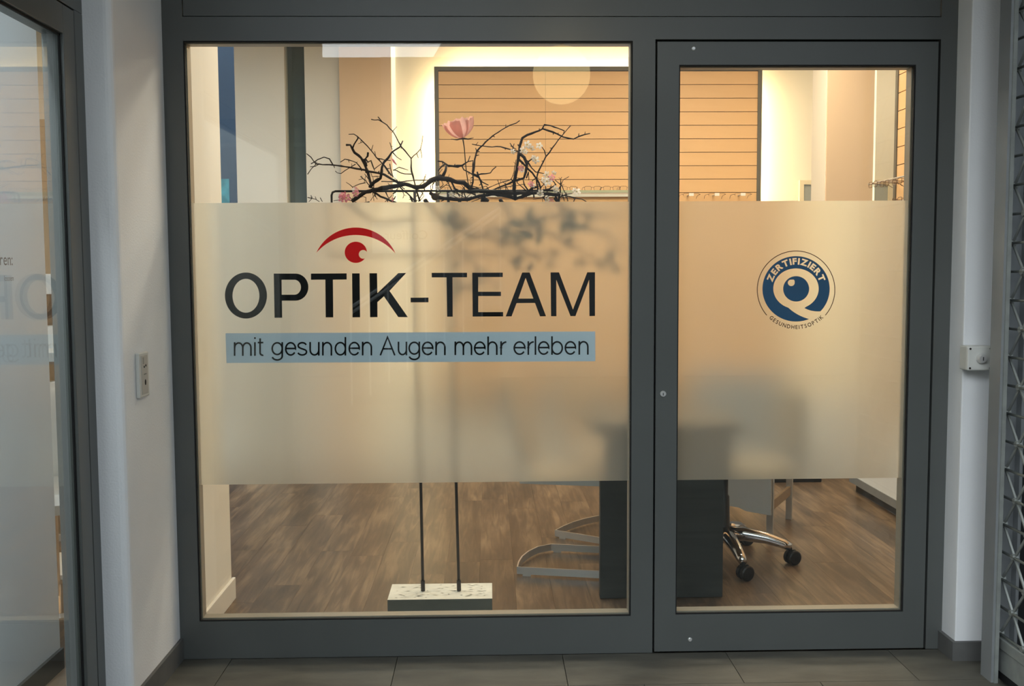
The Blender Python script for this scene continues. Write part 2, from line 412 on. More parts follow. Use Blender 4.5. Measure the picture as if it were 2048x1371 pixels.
# pillar in the shop
pil = struct('trim_2', (2.39, 3.35, 0), 'free standing pillar with peach front')
B(2.228, 2.54, 3.22, 3.5, 0, ZC).build('pillar_core', M_wallin, pil)
B(2.232, 2.54, 3.2, 3.22, 0, ZC).build('front_panel', M_peach, pil)
tag(B(2.54, 2.553, 3.2, 3.24, 0, ZC).build('light_profile', M_ledthin), 'glowing vertical light line on the free standing pillar edge', 'light strip', 'vertical light lines')

# left pier between front window and side window
wl = struct('wall_left', (-1.19, 0, 0), 'white plastered pier left of the shop front')
B(-1.27, -1.075, -0.455, 0.07, 0, ZC).build('pier', M_wall, wl, bevel=0.022, seg=4)
B(-1.27, -1.06, 0.07, 0.63, 0, ZC).build('pier_return', M_wallin, wl)
tag(B(-1.0755, -1.064, -0.44, -0.001, 0, 0.074).build('baseboard_left', M_base), 'grey tile skirting along the left pier', kind='structure')
tag(B(-1.06, -1.047, 0.075, 0.645, 0, 0.088).build('baseboard_inside', M_basein, None, bevel=0.002), 'white skirting inside behind the glass', kind='structure')

# right pillar
wp = struct('wall_right_pillar', (1.66, -0.05, 0), 'white roughcast pillar right of the door')
B(1.583, 1.73, -0.1, 0.09, 0, ZC).build('pillar_core', M_wall, wp, bevel=0.004)
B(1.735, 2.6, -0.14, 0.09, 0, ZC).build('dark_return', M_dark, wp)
tag(B(1.570, 1.70, -0.112, -0.1, 0, 0.066).box(1.570, 1.583, -0.1, -0.001, 0, 0.066).build('baseboard_right', M_base, None), 'grey tile skirting around the right pillar', kind='structure')

# ------------------------------------------------------------------ passage floor
fp = struct('floor_passage', (0, -2, 0), 'grey stone tiled floor in front of the shop')
B(-6, 6, -14, 0.07, -0.12, -0.012).build('screed', M_tile, fp)
TW, TH = 0.572, 0.262
tm = MB().box(-TW / 2 + 0.0012, TW / 2 - 0.0012, -TH / 2 + 0.0012, TH / 2 - 0.0012, -0.012, 0.0).mesh('tile', M_tile)
for r in range(7):
    for c in range(-3, 5):
        x = -0.898 + TW * (c + 0.5) + (0.43 * TW * (r % 2)); y = -0.003 - TH * (r + 0.5)
        if x - TW / 2 < -1.16 and y > -0.5: 
            continue
        if -1.30 < x < 1.75 or y < -0.5:
            if x < -0.95 and y > -2.0: continue
            if x > 2.0: continue
            o = bpy.data.objects.new('tile', tm); COL.objects.link(o); o.location = (x, y, 0); attach(o, fp)
B(-1.075, -0.898 - 0.0012, -0.263, -0.003, -0.012, 0).build('tile', M_tile, fp)
B(-1.16, -0.660 - 0.0012, -0.525, -0.267, -0.012, 0).build('tile', M_tile, fp)
B(-1.16, -0.898 - 0.0012, -0.787, -0.529, -0.012, 0).build('tile', M_tile, fp)
tag(B(-3.5, 4.5, -1.35, 0.06, 3.0, 3.1).build('ceiling_passage', M_ceilout), 'pale ceiling of the passage', kind='structure')

# ------------------------------------------------------------------ shop front: window_1 and door_1
GX0, GX1, GZ0, GZ1 = -1.007, 0.486, 0.132, 2.098
DX0, DX1, DZ0, DZ1 = 0.566, 1.522, 0.004, 2.100
w1 = struct('window_1', (-0.26, 0.03, 0), 'large anthracite framed front window')
def fr(name, x0, x1, z0, z1, y0=0.0, y1=0.07, par=None, m=None, bev=0.0):
    return B(x0, x1, y0, y1, z0, z1).build(name, m or M_frame, par, bevel=bev)
fr('jamb', -1.075, GX0, 0, ZC, par=w1)
fr('jamb', 1.527, 1.586, 0, ZC, par=w1)
fr('mullion', GX1, DX0 - 0.004, 0, GZ1, par=w1)
fr('bottom_rail', GX0, GX1, 0, GZ0, par=w1)
fr('transom', GX0, 1.527, DZ1 + 0.003, 2.176, par=w1)
fr('transom', GX0, DX0 - 0.004, GZ1, DZ1 + 0.003, par=w1, bev=0)
fr('upper_panel', GX0 + 0.003, 1.523, 2.179, ZC, 0.002, 0.06, par=w1)
B(GX0, 1.527, 0.03, 0.068, 2.17, 2.19).build('seam', M_gap, w1)
def ring(mb, x0, x1, z0, z1, t, y0, y1):
    mb.box(x0, x0 + t, y0, y1, z0, z1); mb.box(x1 - t, x1, y0, y1, z0, z1)
    mb.box(x0 + t, x1 - t, y0, y1, z0, z0 + t); mb.box(x0 + t, x1 - t, y0, y1, z1 - t, z1)
    return mb
ring(MB(), GX0, GX1, GZ0, GZ1, 0.004, 0.003, 0.012).build('gasket', M_gap, w1)
ring(MB(), GX0, GX1, GZ0, GZ1, 0.005, 0.024, 0.066).build('glazing_bead', M_bead, w1)
B(GX0 + 0.001, GX1 - 0.001, 0.012, 0.020, GZ0 + 0.001, GZ1 - 0.001).build('glass_pane', M_glass, w1)

d1 = struct('door_1', (1.04, 0.03, 0), 'anthracite glazed shop door with a frosted band')
LX0, LX1, LZ0, LZ1 = 0.6425, 1.444, 0.135, 2.019
fr('stile', DX0 + 0.003, LX0, DZ0, DZ1 - 0.005, par=d1)
fr('stile', LX1, DX1 - 0.003, DZ0, DZ1 - 0.005, par=d1)
fr('rail', LX0, LX1, DZ0, LZ0, par=d1, bev=0)
fr('rail', LX0, LX1, LZ1, DZ1 - 0.005, par=d1, bev=0)
ring(MB(), LX0, LX1, LZ0, LZ1, 0.004, 0.003, 0.012).build('gasket', M_gap, d1)
ring(MB(), LX0, LX1, LZ0, LZ1, 0.005, 0.024, 0.066).build('glazing_bead', M_bead, d1)
B(LX0 + 0.001, LX1 - 0.001, 0.012, 0.020, LZ0 + 0.001, LZ1 - 0.001).build('glass_pane', M_glass, d1)
mb = MB(); mb.box(DX0 - 0.004, DX0 + 0.003, 0.03, 0.068, 0, DZ1); mb.box(DX1 - 0.003, 1.527, 0.03, 0.068, 0, DZ1); mb.box(DX0 - 0.004, 1.527, 0.03, 0.068, DZ1 - 0.005, DZ1 + 0.003)
mb.box(DX0, DX1, 0.03, 0.068, 0.0, DZ0).build('door_seal', M_gap, w1)
p = at(1326, 787, 0)
lk = MB().lathe([(0.0105, 0.0), (0.0105, -0.004), (0.009, -0.0055)], (p.x, 0, p.z), 20, 'y').build('lock_cylinder', M_steel, d1, smooth=False)
B(p.x - 0.0012, p.x + 0.0012, -0.0062, -0.0052, p.z - 0.005, p.z + 0.004).build('keyhole', M_gap, lk)
for q in ((1387, 97), (1380, 1278)):
    p = at(*q, 0)
    MB().lathe([(0.0075, 0.0), (0.0075, -0.003), (0.005, -0.005)], (p.x, 0, p.z), 14, 'y').build('screw_cap', M_steel, d1, smooth=False)

# frosted films (flat foil stuck on the inner face of the glass)
FZ0, FZ1 = 0.6055, 1.567
def film(name, x0, x1, label):
    o = MB().poly([(x0, 0.0228, FZ0), (x1, 0.0228, FZ0), (x1, 0.0228, FZ1), (x0, 0.0228, FZ1)]).build(name, M_film)
    return tag(o, label, 'window film', 'frosted window films')
film('frosted_film', GX0 + 0.006, GX1 - 0.006, 'wide frosted band across the large window, behind the black shop lettering')
film('frosted_film', LX0 + 0.006, LX1 - 0.006, 'narrow frosted band across the glass door, behind the round blue seal')

# ------------------------------------------------------------------ flat lettering
LY = 0.0214
def cnv(ox, oy, s): return lambda x, y: (ox + x / s, oy + y / s)
C6 = cnv(430, 430, 4.283); C7 = cnv(800, 430, 4.267); C8 = cnv(1490, 480, 6.855)
def curve_fill(name, loops, mat, parent, Y=LY):
    """flat filled shape from closed pixel outlines (inner outlines are holes)"""
    cu = bpy.data.curves.new(name, 'CURVE'); cu.dimensions = '2D'; cu.fill_mode = 'BOTH'; cu.extrude = 0.0
    for lp in loops:
        s = cu.splines.new('POLY'); s.points.add(len(lp) - 1); s.use_cyclic_u = True
        for i, (x, y) in enumerate(lp):
            p = at(x, y, Y); s.points[i].co = (p.x, p.z, 0, 1)
    tmp = bpy.data.objects.new('tmp_curve', cu); COL.objects.link(tmp)
    dg = bpy.context.evaluated_depsgraph_get()
    me = bpy.data.meshes.new_from_object(tmp.evaluated_get(dg))
    bpy.data.objects.remove(tmp); bpy.data.curves.remove(cu)
    for v in me.vertices: v.co = (v.co.x, Y, v.co.y)
    me.name = name; me.materials.clear(); me.materials.append(mat)
    o = bpy.data.objects.new(name, me); COL.objects.link(o)
    if parent is not None: attach(o, parent)
    return o
def ell(cx, cy, rx, ry, n=72, a0=0, a1=360):
    return [(cx + rx * math.cos(math.radians(a0 + (a1 - a0) * i / n)), cy + ry * math.sin(math.radians(a0 + (a1 - a0) * i / n))) for i in range(n + (0 if a1 - a0 == 360 else 1))]
sg = thing('shop_lettering', 'black capital lettering under a red eye mark on the large frosted band', 'lettering', (-0.25, LY, 1.09))
def L(cf, *loops): return [[cf(*p) for p in lp] for lp in loops]
def arcpts(cx, cy, rx, ry, a0, a1, n=16):
    return [(cx + rx * math.cos(math.radians(a0 + (a1 - a0) * i / n)), cy + ry * math.sin(math.radians(a0 + (a1 - a0) * i / n))) for i in range(n + 1)]
curve_fill('letter', L(C6, ell(265, 688, 180, 197), ell(265, 690, 115, 145)), M_blackf, sg)
curve_fill('letter', L(C6, [(503, 500)] + [(690, 500)] + arcpts(690, 616, 110, 116, -90, 90) + [(573, 732), (575, 878), (510, 878)],
                       [(570, 553), (680, 553)] + arcpts(680, 617, 56, 64, -90, 90) + [(572, 681)]), M_blackf, sg)
curve_fill('letter', L(C6, [(822, 500), (1128, 498), (1128, 551), (1010, 552), (1013, 875), (948, 875), (945, 552), (822, 553)]), M_blackf, sg)
curve_fill('letter', L(C6, [(1174, 498), (1239, 498), (1243, 874), (1178, 875)]), M_blackf, sg)
curve_fill('letter', L(C6, [(1323, 497), (1388, 497), (1391, 668), (1570, 496), (1637, 495), (1495, 648), (1652, 873), (1570, 873), (1447, 695), (1391, 745), (1392, 873), (1328, 874)]), M_blackf, sg)
curve_fill('hyphen', L(C7, [(90, 704), (243, 703), (243, 743), (91, 744)]), M_blackf, sg)
curve_fill('letter', L(C7, [(270, 492), (572, 491), (572, 530), (448, 530), (450, 866), (402, 866), (397, 531), (271, 531)]), M_blackf, sg)
curve_fill('letter', L(C7, [(617, 491), (877, 490), (877, 528), (667, 528), (667, 653), (862, 653), (862, 690), (668, 690), (668, 827), (880, 826), (880, 864), (620, 865)]), M_blackf, sg)
curve_fill('letter', L(C7, [(1043, 489), (1106, 489), (1246, 862), (1195, 863), (1152, 749), (995, 750), (952, 863), (902, 864)], [(1072, 535), (1010, 712), (1138, 711)]), M_blackf, sg)
curve_fill('letter', L(C7, [(1285, 488), (1357, 488), (1476, 805), (1598, 487), (1664, 487), (1664, 860), (1617, 861), (1614, 550), (1497, 861), (1455, 861), (1334, 552), (1335, 862), (1289, 862)]), M_blackf, sg)
# red eye mark
def qarc(p0, pm_, p1, n=28):
    """circle arc through three points"""
    (ax, ay), (bx, by), (cx, cy) = p0, pm_, p1
    d = 2 * (ax * (by - cy) + bx * (cy - ay) + cx * (ay - by))
    ux = ((ax * ax + ay * ay) * (by - cy) + (bx * bx + by * by) * (cy - ay) + (cx * cx + cy * cy) * (ay - by)) / d
    uy = ((ax * ax + ay * ay) * (cx - bx) + (bx * bx + by * by) * (ax - cx) + (cx * cx + cy * cy) * (bx - ax)) / d
    r = math.hypot(ax - ux, ay - uy)
    a0, am, a1 = math.atan2(ay - uy, ax - ux), math.atan2(by - uy, bx - ux), math.atan2(cy - uy, cx - ux)
    def near(a, ref):
        while a - ref > math.pi: a -= 2 * math.pi
        while a - ref < -math.pi: a += 2 * math.pi
        return a
    a0 = near(a0, am); a1 = near(a1, am)
    return [(ux + r * math.cos(a0 + (a1 - a0) * i / n), uy + r * math.sin(a0 + (a1 - a0) * i / n)) for i in range(n + 1)]
curve_fill('eyebrow_arc', L(C6, qarc((868, 322), (1200, 106), (1546, 328)) + qarc((1546, 328), (1205, 170), (868, 322))[1:-1]), M_redf, sg)
iris = arcpts(1206, 318, 95, 91, -2, -325, 40)
bite = qarc(iris[-1], (1233, 345), iris[0], 14)
curve_fill('iris_disc', L(C6, iris + bite[1:-1]), M_redf, sg)

# slogan band and thin monoline lettering
sb = thing('slogan_band', 'grey blue strip with thin dark slogan lettering below the black capitals', 'lettering', (-0.25, LY, 1.0))
curve_fill('band', [[(451, 666), (1190.5, 662.5), (1190.7, 722), (453, 725.5)]], M_bluef, sb, LY + 0.0006)
def arcs(cx, cy, rx, ry, a0, a1, n=12):
    return [(cx + rx * math.cos(math.radians(a0 + (a1 - a0) * i / n)), cy + ry * math.sin(math.radians(a0 + (a1 - a0) * i / n))) for i in range(n + 1)]
T_ = 0.060
def glyph(ch, w):
    h = 0.95
    def arch(x0, x1): return [(x0, 0.55)] + arcs((x0 + x1) / 2, 0.58, (x1 - x0) / 2, h - 0.58, 180, 0) + [(x1, 0)]
    if ch == 'i': return [[(0, 0), (0, 1)], [(0, 1.24), (0, 1.36)]]
    if ch == 'l': return [[(0, 0), (0, 1.36)]]
    if ch == 'm': return [[(0, 0), (0, 1)], arch(0, w / 2), arch(w / 2, w)]
    if ch == 'n': return [[(0, 0), (0, 1)], arch(0, w)]
    if ch == 'h': return [[(0, 0), (0, 1.36)], arch(0, w)]
    if ch == 'r': return [[(0, 0), (0, 1)], [(0, 0.5)] + arcs(w, 0.5, w, h - 0.5, 180, 90)]
    if ch == 'u': return [[(w, 0), (w, 1)], [(0, 1)] + arcs(w / 2, 0.42, w / 2, 0.37, 180, 360) + [(w, 0.45)]]
    if ch == 't': return [[(w * 0.42, 1.28)] + arcs(w * 0.42 + 0.2, 0.24, 0.2, 0.2, 180, 275) + [(w, 0.05)], [(0, 0.97), (w, 0.97)]]
    if ch == 'e': return [[(0.02, 0.53), (w - 0.02, 0.53)] + arcs(w / 2, 0.5, w / 2, 0.45, 0, 325, 30)]
    if ch == 'o': return [arcs(w / 2, 0.5, w / 2, 0.45, 0, 360, 30)]
    if ch == 'd': return [[(w, 0), (w, 1.36)], arcs(w / 2, 0.5, w / 2, 0.45, 0, 360, 30)]
    if ch == 'b': return [[(0, 0), (0, 1.36)], arcs(w / 2, 0.5, w / 2, 0.45, 0, 360, 30)]
    if ch == 'g': return [[(w, 1), (w, 0.0)] + arcs(w / 2, -0.02, w / 2, 0.29, 0, -165, 16), arcs(w / 2, 0.52, w / 2, 0.43, 0, 360, 30)]
    if ch == 's':
        return [arcs(w / 2, 0.73, w / 2 - 0.02, 0.22, 15, 180, 12) + [(0.06, 0.62), (0.2, 0.54), (w - 0.2, 0.46), (w - 0.06, 0.40)] + arcs(w / 2, 0.27, w / 2, 0.22, 15, -165, 12)]
    if ch == 'A': return [[(0, 0), (w / 2, 1.34), (w, 0)], [(w * 0.19, 0.48), (w * 0.81, 0.48)]]
    return []
def ribbon(mb, pts, t, f):
    """flat stroke of half width t along pts; f maps glyph units to a point"""
    P = [Vector(p) for p in pts]; n = len(P); L_, R2 = [], []
    for i in range(n):
        a = (P[i] - P[i - 1]).normalized() if i else (P[1] - P[0]).normalized()
        b = (P[i + 1] - P[i]).normalized() if i < n - 1 else a
        m = (a + b); m = m.normalized() if m.length > 1e-6 else a
        k = 1.0 / max(0.45, m.dot(a)); nn = Vector((-m.y, m.x)) * t * k
        L_.append(P[i] + nn); R2.append(P[i] - nn)
    for i in range(n - 1):
        mb.poly([f(*L_[i]), f(*R2[i]), f(*R2[i + 1]), f(*L_[i + 1])])
# (char, left edge, right edge) in photo pixels
def c6(*t): return [(c, 430 + a / 4.283, 430 + b / 4.283) for c, a, b in t]
def c7(*t): return [(c, 800 + a / 4.267, 800 + b / 4.267) for c, a, b in t]
GL = c6(('m', 168, 308), ('i', 342, 342), ('t', 366, 414), ('g', 490, 576), ('e', 606, 690), ('s', 710, 784), ('u', 815, 889), ('n', 924, 997), ('d', 1031, 1117), ('e', 1150, 1236), ('n', 1265, 1339), ('A', 1416, 1540), ('u', 1572, 1640)) \
    + c7(('g', 78, 165), ('e', 192, 280), ('n', 308, 383), ('m', 472, 610), ('e', 637, 725), ('h', 752, 826), ('r', 863, 908), ('e', 975, 1066), ('r', 1095, 1142), ('l', 1156, 1156), ('e', 1183, 1270), ('b', 1297, 1385), ('e', 1411, 1498), ('n', 1530, 1603))
for c, a, b in GL:
    base = 711.2 - (a - 467) * 0.0035; xh = 27.2
    mb = MB(); w = (b - a) / xh
    for s in glyph(c, w):
        ribbon(mb, s, T_, lambda x, y: at(a + x * xh, base - y * xh, LY - 0.0002))
    mb.build('letter', M_blackf, sb)

# round certification seal
se = thing('round_seal_sticker', 'round dark blue seal with a stylised letter Q on the glass door film', 'sticker', tuple(at(1592, 579, LY)))
def text_loops(txt, bold=0.0):
    """outlines of a text in the built-in font, baseline at 0, cap height about 0.73"""
    cu = bpy.data.curves.new('tmp_text', 'FONT'); cu.body = txt; cu.size = 1.0; cu.resolution_u = 4
    ob = bpy.data.objects.new('tmp_text', cu); COL.objects.link(ob)
    cu.fill_mode = 'NONE'
    dg = bpy.context.evaluated_depsgraph_get()
    me = bpy.data.meshes.new_from_object(ob.evaluated_get(dg))
    bm = bmesh.new(); bm.from_mesh(me); loops = []
    seen = set()
    for v in bm.verts:
        if v in seen: continue
        lp = [v]; seen.add(v); cur = v
        while True:
            nx = [e.other_vert(cur) for e in cur.link_edges if e.other_vert(cur) not in seen]
            if not nx: break
            cur = nx[0]; seen.add(cur); lp.append(cur)
        if len(lp) > 2: loops.append([(q.co.x, q.co.y) for q in lp])
    bm.free(); bpy.data.meshes.remove(me); bpy.data.objects.remove(ob); bpy.data.curves.remove(cu)
    return loops
GLY = {c: text_loops(c) for c in set('ZERTIFIZIERTGESUNDHEITSOPTIK')}
def glyph_box(c):
    xs = [x for l in GLY[c] for x, y in l]; ys = [y for l in GLY[c] for x, y in l]
    return min(xs), max(xs), min(ys), max(ys)
def fatten(lp, d):
    """grow an outline by d (shrinks holes, since they run the other way round)"""
    n = len(lp); out = []
    for i in range(n):
        a, b, c = Vector(lp[i - 1]), Vector(lp[i]), Vector(lp[(i + 1) % n])
        e1 = (b - a); e2 = (c - b)
        if e1.length < 1e-6 or e2.length < 1e-6: out.append(tuple(b)); continue
        n1 = Vector((e1.y, -e1.x)).normalized(); n2 = Vector((e2.y, -e2.x)).normalized()
        m = n1 + n2
        if m.length < 1e-3: out.append(tuple(b)); continue
        m.normalize(); out.append(tuple(b + m * d / max(0.5, m.dot(n1))))
    return out
def area2(lp): return sum(lp[i - 1][0] * lp[i][1] - lp[i][0] * lp[i - 1][1] for i in range(len(lp)))
def arc_text(txt, cx, cy, r, a0, a1, cap, bottom=False, fat=0.0, gap=0.12):
    """letter outlines along a circle in crop pixels; angles in degrees, counter-clockwise from +x, y down"""
    bx = [glyph_box(c) for c in txt]
    capu = max(b[3] for b in bx)
    s = cap / capu; sx = s * gap
    arc = math.radians(abs(a1 - a0)) * r
    ws = [(b[1] - b[0]) * sx for b in bx]
    sp_ = (arc - sum(ws)) / (len(txt) - 1)
    dr = 1 if a1 > a0 else -1
    res = []; pos = 0.0
    for c, b, w in zip(txt, bx, ws):
        t = math.radians(a0) + dr * (pos + w / 2) / r; pos += w + sp_
        out = Vector((math.cos(t), -math.sin(t)))
        up = -out if bottom else out
        rt = Vector((-up.y, up.x))
        loops = GLY[c]
        big = max(loops, key=lambda l: abs(area2(l)))
        sg_ = 1 if area2(big) > 0 else -1
        for lp in loops:
            lp2 = lp
            if fat:
                outer = (lp is big) 
                o_ = 1 if area2(lp) > 0 else -1
                lp2 = fatten(lp, fat * o_ * (1 if outer else -1))
            pts = []
            for x, y in lp2:
                q = Vector((cx, cy)) + out * r + rt * ((x - (b[0] + b[1]) / 2) * sx) + up * (y * s)
                pts.append((q.x, q.y))
            res.append(pts)
    return res
qc = (700, 667)
outer = ell(qc[0], qc[1], 461, 448, 96)
a_s, a_e = 42.6, 428.0 - 0.0
blue_outer = arcpts(700, 667, 461, 448, 43.2, -292.5, 90)     # from the tail over the top round to the bottom
tail_low = qarc((876, 1080), (745, 1030), (610, 940), 10)
inner = arcpts(699, 664, 311, 277, 105.5, 360 + 68.0, 70)
tail_up = qarc((815, 930), (920, 968), (1035, 975), 8)
ring_pts = blue_outer + tail_low + inner[1:-1] + tail_up
zl = arc_text('ZERTIFIZIERT', 700, 667, 338, 163.0, 17.0, 80, fat=0.045, gap=1.08)
curve_fill('blue_ring', L(C8, ring_pts, *zl), M_navyf, se)
curve_fill('blue_pupil', L(C8, ell(701, 667, 178, 174), arcpts(634, 584, 47, 45, 0, 250, 20) + [(640, 540), (668, 540), (680, 556)]), M_navyf, se)
rg = arcpts(700, 680, 537, 537, 139, 401, 100)
curve_fill('thin_ring', L(C8, rg + arcpts(700, 680, 526, 526, 401, 139, 100)), M_brownf, se)
gl = arc_text('GESUNDHEITSOPTIK', 700, 680, 537, 226.5, 314.5, 52, bottom=True, gap=0.92, fat=0.02)
curve_fill('ring_lettering', L(C8, *gl), M_brownf, se)

# ------------------------------------------------------------------ side window on the left
w2 = struct('window_2', (-1.18, -1.3, 0), 'anthracite framed side window on the left, seen at a slant')
def frx(name, y0, y1, z0, z1, x0=-1.215, x1=-1.155, m=None, bev=0.0015):
    return B(x0, x1, y0, y1, z0, z1).build(name, m or M_frame, w2, bevel=bev)
frx('jamb', -0.508, -0.445, 0, 2.0685)
frx('stile', -0.587, -0.513, 0.02, 2.064)
frx('stile', -2.47, -2.40, 0.02, 2.064)
frx('jamb', -2.6, -2.475, 0, ZC)
frx('transom', -2.475, -0.445, 2.069, ZC)
frx('top_rail', -2.40, -0.587, 1.985, 2.064)
frx('bottom_rail', -2.40, -0.587, 0.02, 0.12)
frx('sill', -2.475, -0.508, 0.0, 0.016)
B(-1.21, -1.18, -0.515, -0.506, 0, 2.068).box(-1.21, -1.18, -2.475, -0.506, 2.062, 2.07).build('seam', M_gap, w2)
B(-1.178, -1.170, -2.40, -0.587, 0.12, 1.985).build('glass_pane', M_glass, w2)
MB().box(-1.169, -1.164, -0.593, -0.587, 0.12, 1.985).box(-1.169, -1.164, -2.4, -0.587, 1.979, 1.985).build('gasket', M_gap, w2)

# lettering on the side window
tl = thing('side_window_lettering', 'thin grey opening hours lettering on the slanted side window', 'lettering', (-1.1695, -1.0, 1.3))
def side_text(txt, px_r, py_b, h):
    """text whose right end stands at a photo pixel, on the side pane"""
    p = atX(px_r, py_b, -1.1695)
    mb = MB()
    x = 0.0; total = []
    for c in txt:
        lp = text_loops(c)
        xs = [q[0] for l in lp for q in l]
        total.append((lp, x - min(xs))); x += (max(xs) - min(xs)) + 0.10
    cu = bpy.data.curves.new('tmp', 'CURVE'); cu.dimensions = '2D'; cu.fill_mode = 'BOTH'
    s_ = h / 0.73
    for lp, dx in total:
        for l in lp:
            s = cu.splines.new('POLY'); s.points.add(len(l) - 1); s.use_cyclic_u = True
            for i, q in enumerate(l): s.points[i].co = ((q[0] + dx - x) * s_, q[1] * s_, 0, 1)
    tmp = bpy.data.objects.new('tmp_curve', cu); COL.objects.link(tmp)
    me = bpy.data.meshes.new_from_object(tmp.evaluated_get(bpy.context.evaluated_depsgraph_get()))
    bpy.data.objects.remove(tmp)
    for v in me.vertices: v.co = (p.x, p.y + v.co.x, p.z + v.co.y)
    me.materials.clear(); me.materials.append(M_faint)
    o = bpy.data.objects.new('lettering_line', me); COL.objects.link(o); attach(o, tl)
side_text('ren:', 27, 530, 0.030)
side_text('lossen', 28, 561, 0.014)

# inner partition behind the side window with dark skirting
tag(B(-1.53, -1.46, -1.9, -0.06, 0, 2.35).build('wall_partition', M_white), 'white partition standing behind the side window', kind='structure')
tag(B(-1.46, -1.448, -1.9, -0.06, 0, 0.07).build('baseboard_partition', M_basedark), 'dark skirting along the white partition', kind='structure')

# ------------------------------------------------------------------ slat wall displays
def slat_panel(name, label, wid, z0, z1, ncol, mats=None):
    """local frame: x along the wall, front face at y=0, wall behind at y=+0.1"""
    t = thing(name, label, 'display panel', (0, 0, 0))
    fw = 0.03
    B(0, wid, 0.02, 0.045, z0, z1).build('backing', M_slatback).parent = t
    for a in ((0, fw, z0, z1), (wid - fw, wid, z0, z1)):
        B(a[0], a[1], 0.0, 0.045, a[2], a[3]).build('frame_bar', M_panelframe).parent = t
    for a in ((fw, wid - fw, z1 - fw, z1), (fw, wid - fw, z0, z0 + fw)):
        B(a[0], a[1], 0.0, 0.045, a[2], a[3]).build('frame_bar', M_panelframe).parent = t
    pitch = 0.0981; bwid = (wid - 2 * fw) / ncol
    me = MB().box(0.0008, bwid - 0.0008, 0.006, 0.021, 0, pitch - 0.0045).mesh('board', M_slat)
    z = z1 - fw - pitch
    while z > z0 + fw:
        for c in range(ncol):
            o = bpy.data.objects.new('board', me); COL.objects.link(o); o.location = (fw + c * bwid, 0, z); o.parent = t
        z -= pitch
    return t
sp = slat_panel('slat_panel', 'wide beech board display panel with glowing edges on the back wall', 2.405, 0.45, 2.817, 3)
sp.location = (-0.389, 4.0, 0)
for nm, b in (('left', (0.05, 0.08, 0.6, 2.72)), ('right', (2.325, 2.355, 0.6, 2.72)), ('top', (0.1, 2.3, 2.74, 2.765))):
    o = B(b[0], b[1], 0.05, 0.07, b[2], b[3]).build('led_strip', M_led); o.parent = sp
for x in (0.3, 2.0):
    o = B(x, x + 0.06, 0.045, 0.15, 1.2, 1.3).build('wall_bracket', M_panelframe); o.parent = sp
sr = slat_panel('slat_panel', 'narrow beech board display panel on the right hand wall', 1.99, 0.45, 2.817, 2)
# local x -> world -y (seen from the room), local y -> world +x
sr.rotation_euler = (0, 0, math.radians(-90)); sr.location = (2.25, 2.15, 0)

# glass shelf and clear pegs
gs = thing('glass_shelf', 'long glass shelf with spectacles on the wide beech panel', 'shelf', (0.4, 3.9, 1.893))
B(-0.36, 1.16, 3.803, 3.996, 1.893, 1.903).build('shelf_pane', M_glass, gs)
B(-0.36, 1.16, 3.797, 3.803, 1.888, 1.905).build('front_profile', M_shelfglass, gs)
B(-0.36, 1.16, 3.985, 3.998, 1.872, 1.892).build('wall_profile', M_acryl, gs)

def rrect(w, h, r, n=5):
    pts = []
    for cx, cz, a0 in ((w / 2 - r, h / 2 - r, 0), (-w / 2 + r, h / 2 - r, 90), (-w / 2 + r, -h / 2 + r, 180), (w / 2 - r, -h / 2 + r, 270)):
        for i in range(n):
            a = math.radians(a0 + 90 * i / (n - 1)); pts.append((cx + r * math.cos(a), cz + r * math.sin(a)))
    return pts
def glasses_proto(name, label, group, rimless=False):
    """front towards -y, arms run to +y, origin under the lenses"""
    t = thing(name, label, 'eyeglasses', (0, 0, 0), 0, group)
    wl_, h = 0.050, 0.030
    for s in (-1, 1):
        cx = s * 0.034
        pr = rrect(wl_, h, 0.011)
        if rimless: pr = [p for p in pr if p[1] > -0.004]
        MB().tube([(cx + x, 0, 0.018 + z) for x, z in pr], 0.0013, 5, closed=not rimless).build('rim', M_rim).parent = t
        MB().poly([(cx + x, 0.0, 0.018 + z) for x, z in rrect(wl_ - 0.001, h - 0.001, 0.011)]).build('lens', M_lens).parent = t
        MB().tube([(s * 0.059, 0, 0.026), (s * 0.066, 0.006, 0.026), (s * 0.067, 0.07, 0.026), (s * 0.066, 0.11, 0.022), (s * 0.064, 0.135, 0.004)], 0.0014, 5).build('temple', M_rim).parent = t
    MB().tube([(-0.009, 0, 0.022), (-0.004, -0.001, 0.026), (0.004, -0.001, 0.026), (0.009, 0, 0.022)], 0.0012, 5).build('bridge', M_rim).parent = t
    return t
gp = glasses_proto('eyeglasses', 'thin framed spectacles at the left end of the glass shelf', 'spectacles on the glass shelf')
zs = 1.9035
gp.location = (at(893, 390, 3.85).x, 3.84, zs)
for px, lab in ((925, 'second spectacles from the left end of the glass shelf, behind twigs'), (1090, 'spectacles in the middle of the glass shelf behind white blossoms'), (1137, 'spectacles on the glass shelf just left of the small white blossom'),
                (1185, 'spectacles on the glass shelf right of the small white blossom'), (1223, 'second spectacles left of the dark window post on the glass shelf'), (1256, 'spectacles on the glass shelf cut off by the dark window post')):
    dup(gp, (at(px, 390, 3.85).x, 3.84, zs), 0, lab)
hung = glasses_proto('eyeglasses', 'leftmost of the three spectacles hung on clear pegs seen through the door', 'spectacles hung on the wide panel', True)
pegz = at(1430, 386, 3.9).z
hx = [at(p_, 390, 3.9).x for p_ in (1381, 1432, 1484)]
hung.location = (hx[0], 3.87, pegz - 0.036)
dup(hung, (hx[1], 3.87, pegz - 0.036), 0, 'middle of the three spectacles hung on clear pegs seen through the door')
dup(hung, (hx[2], 3.87, pegz - 0.036), 0, 'spectacles hung on a peg nearest the right edge of the wide panel')
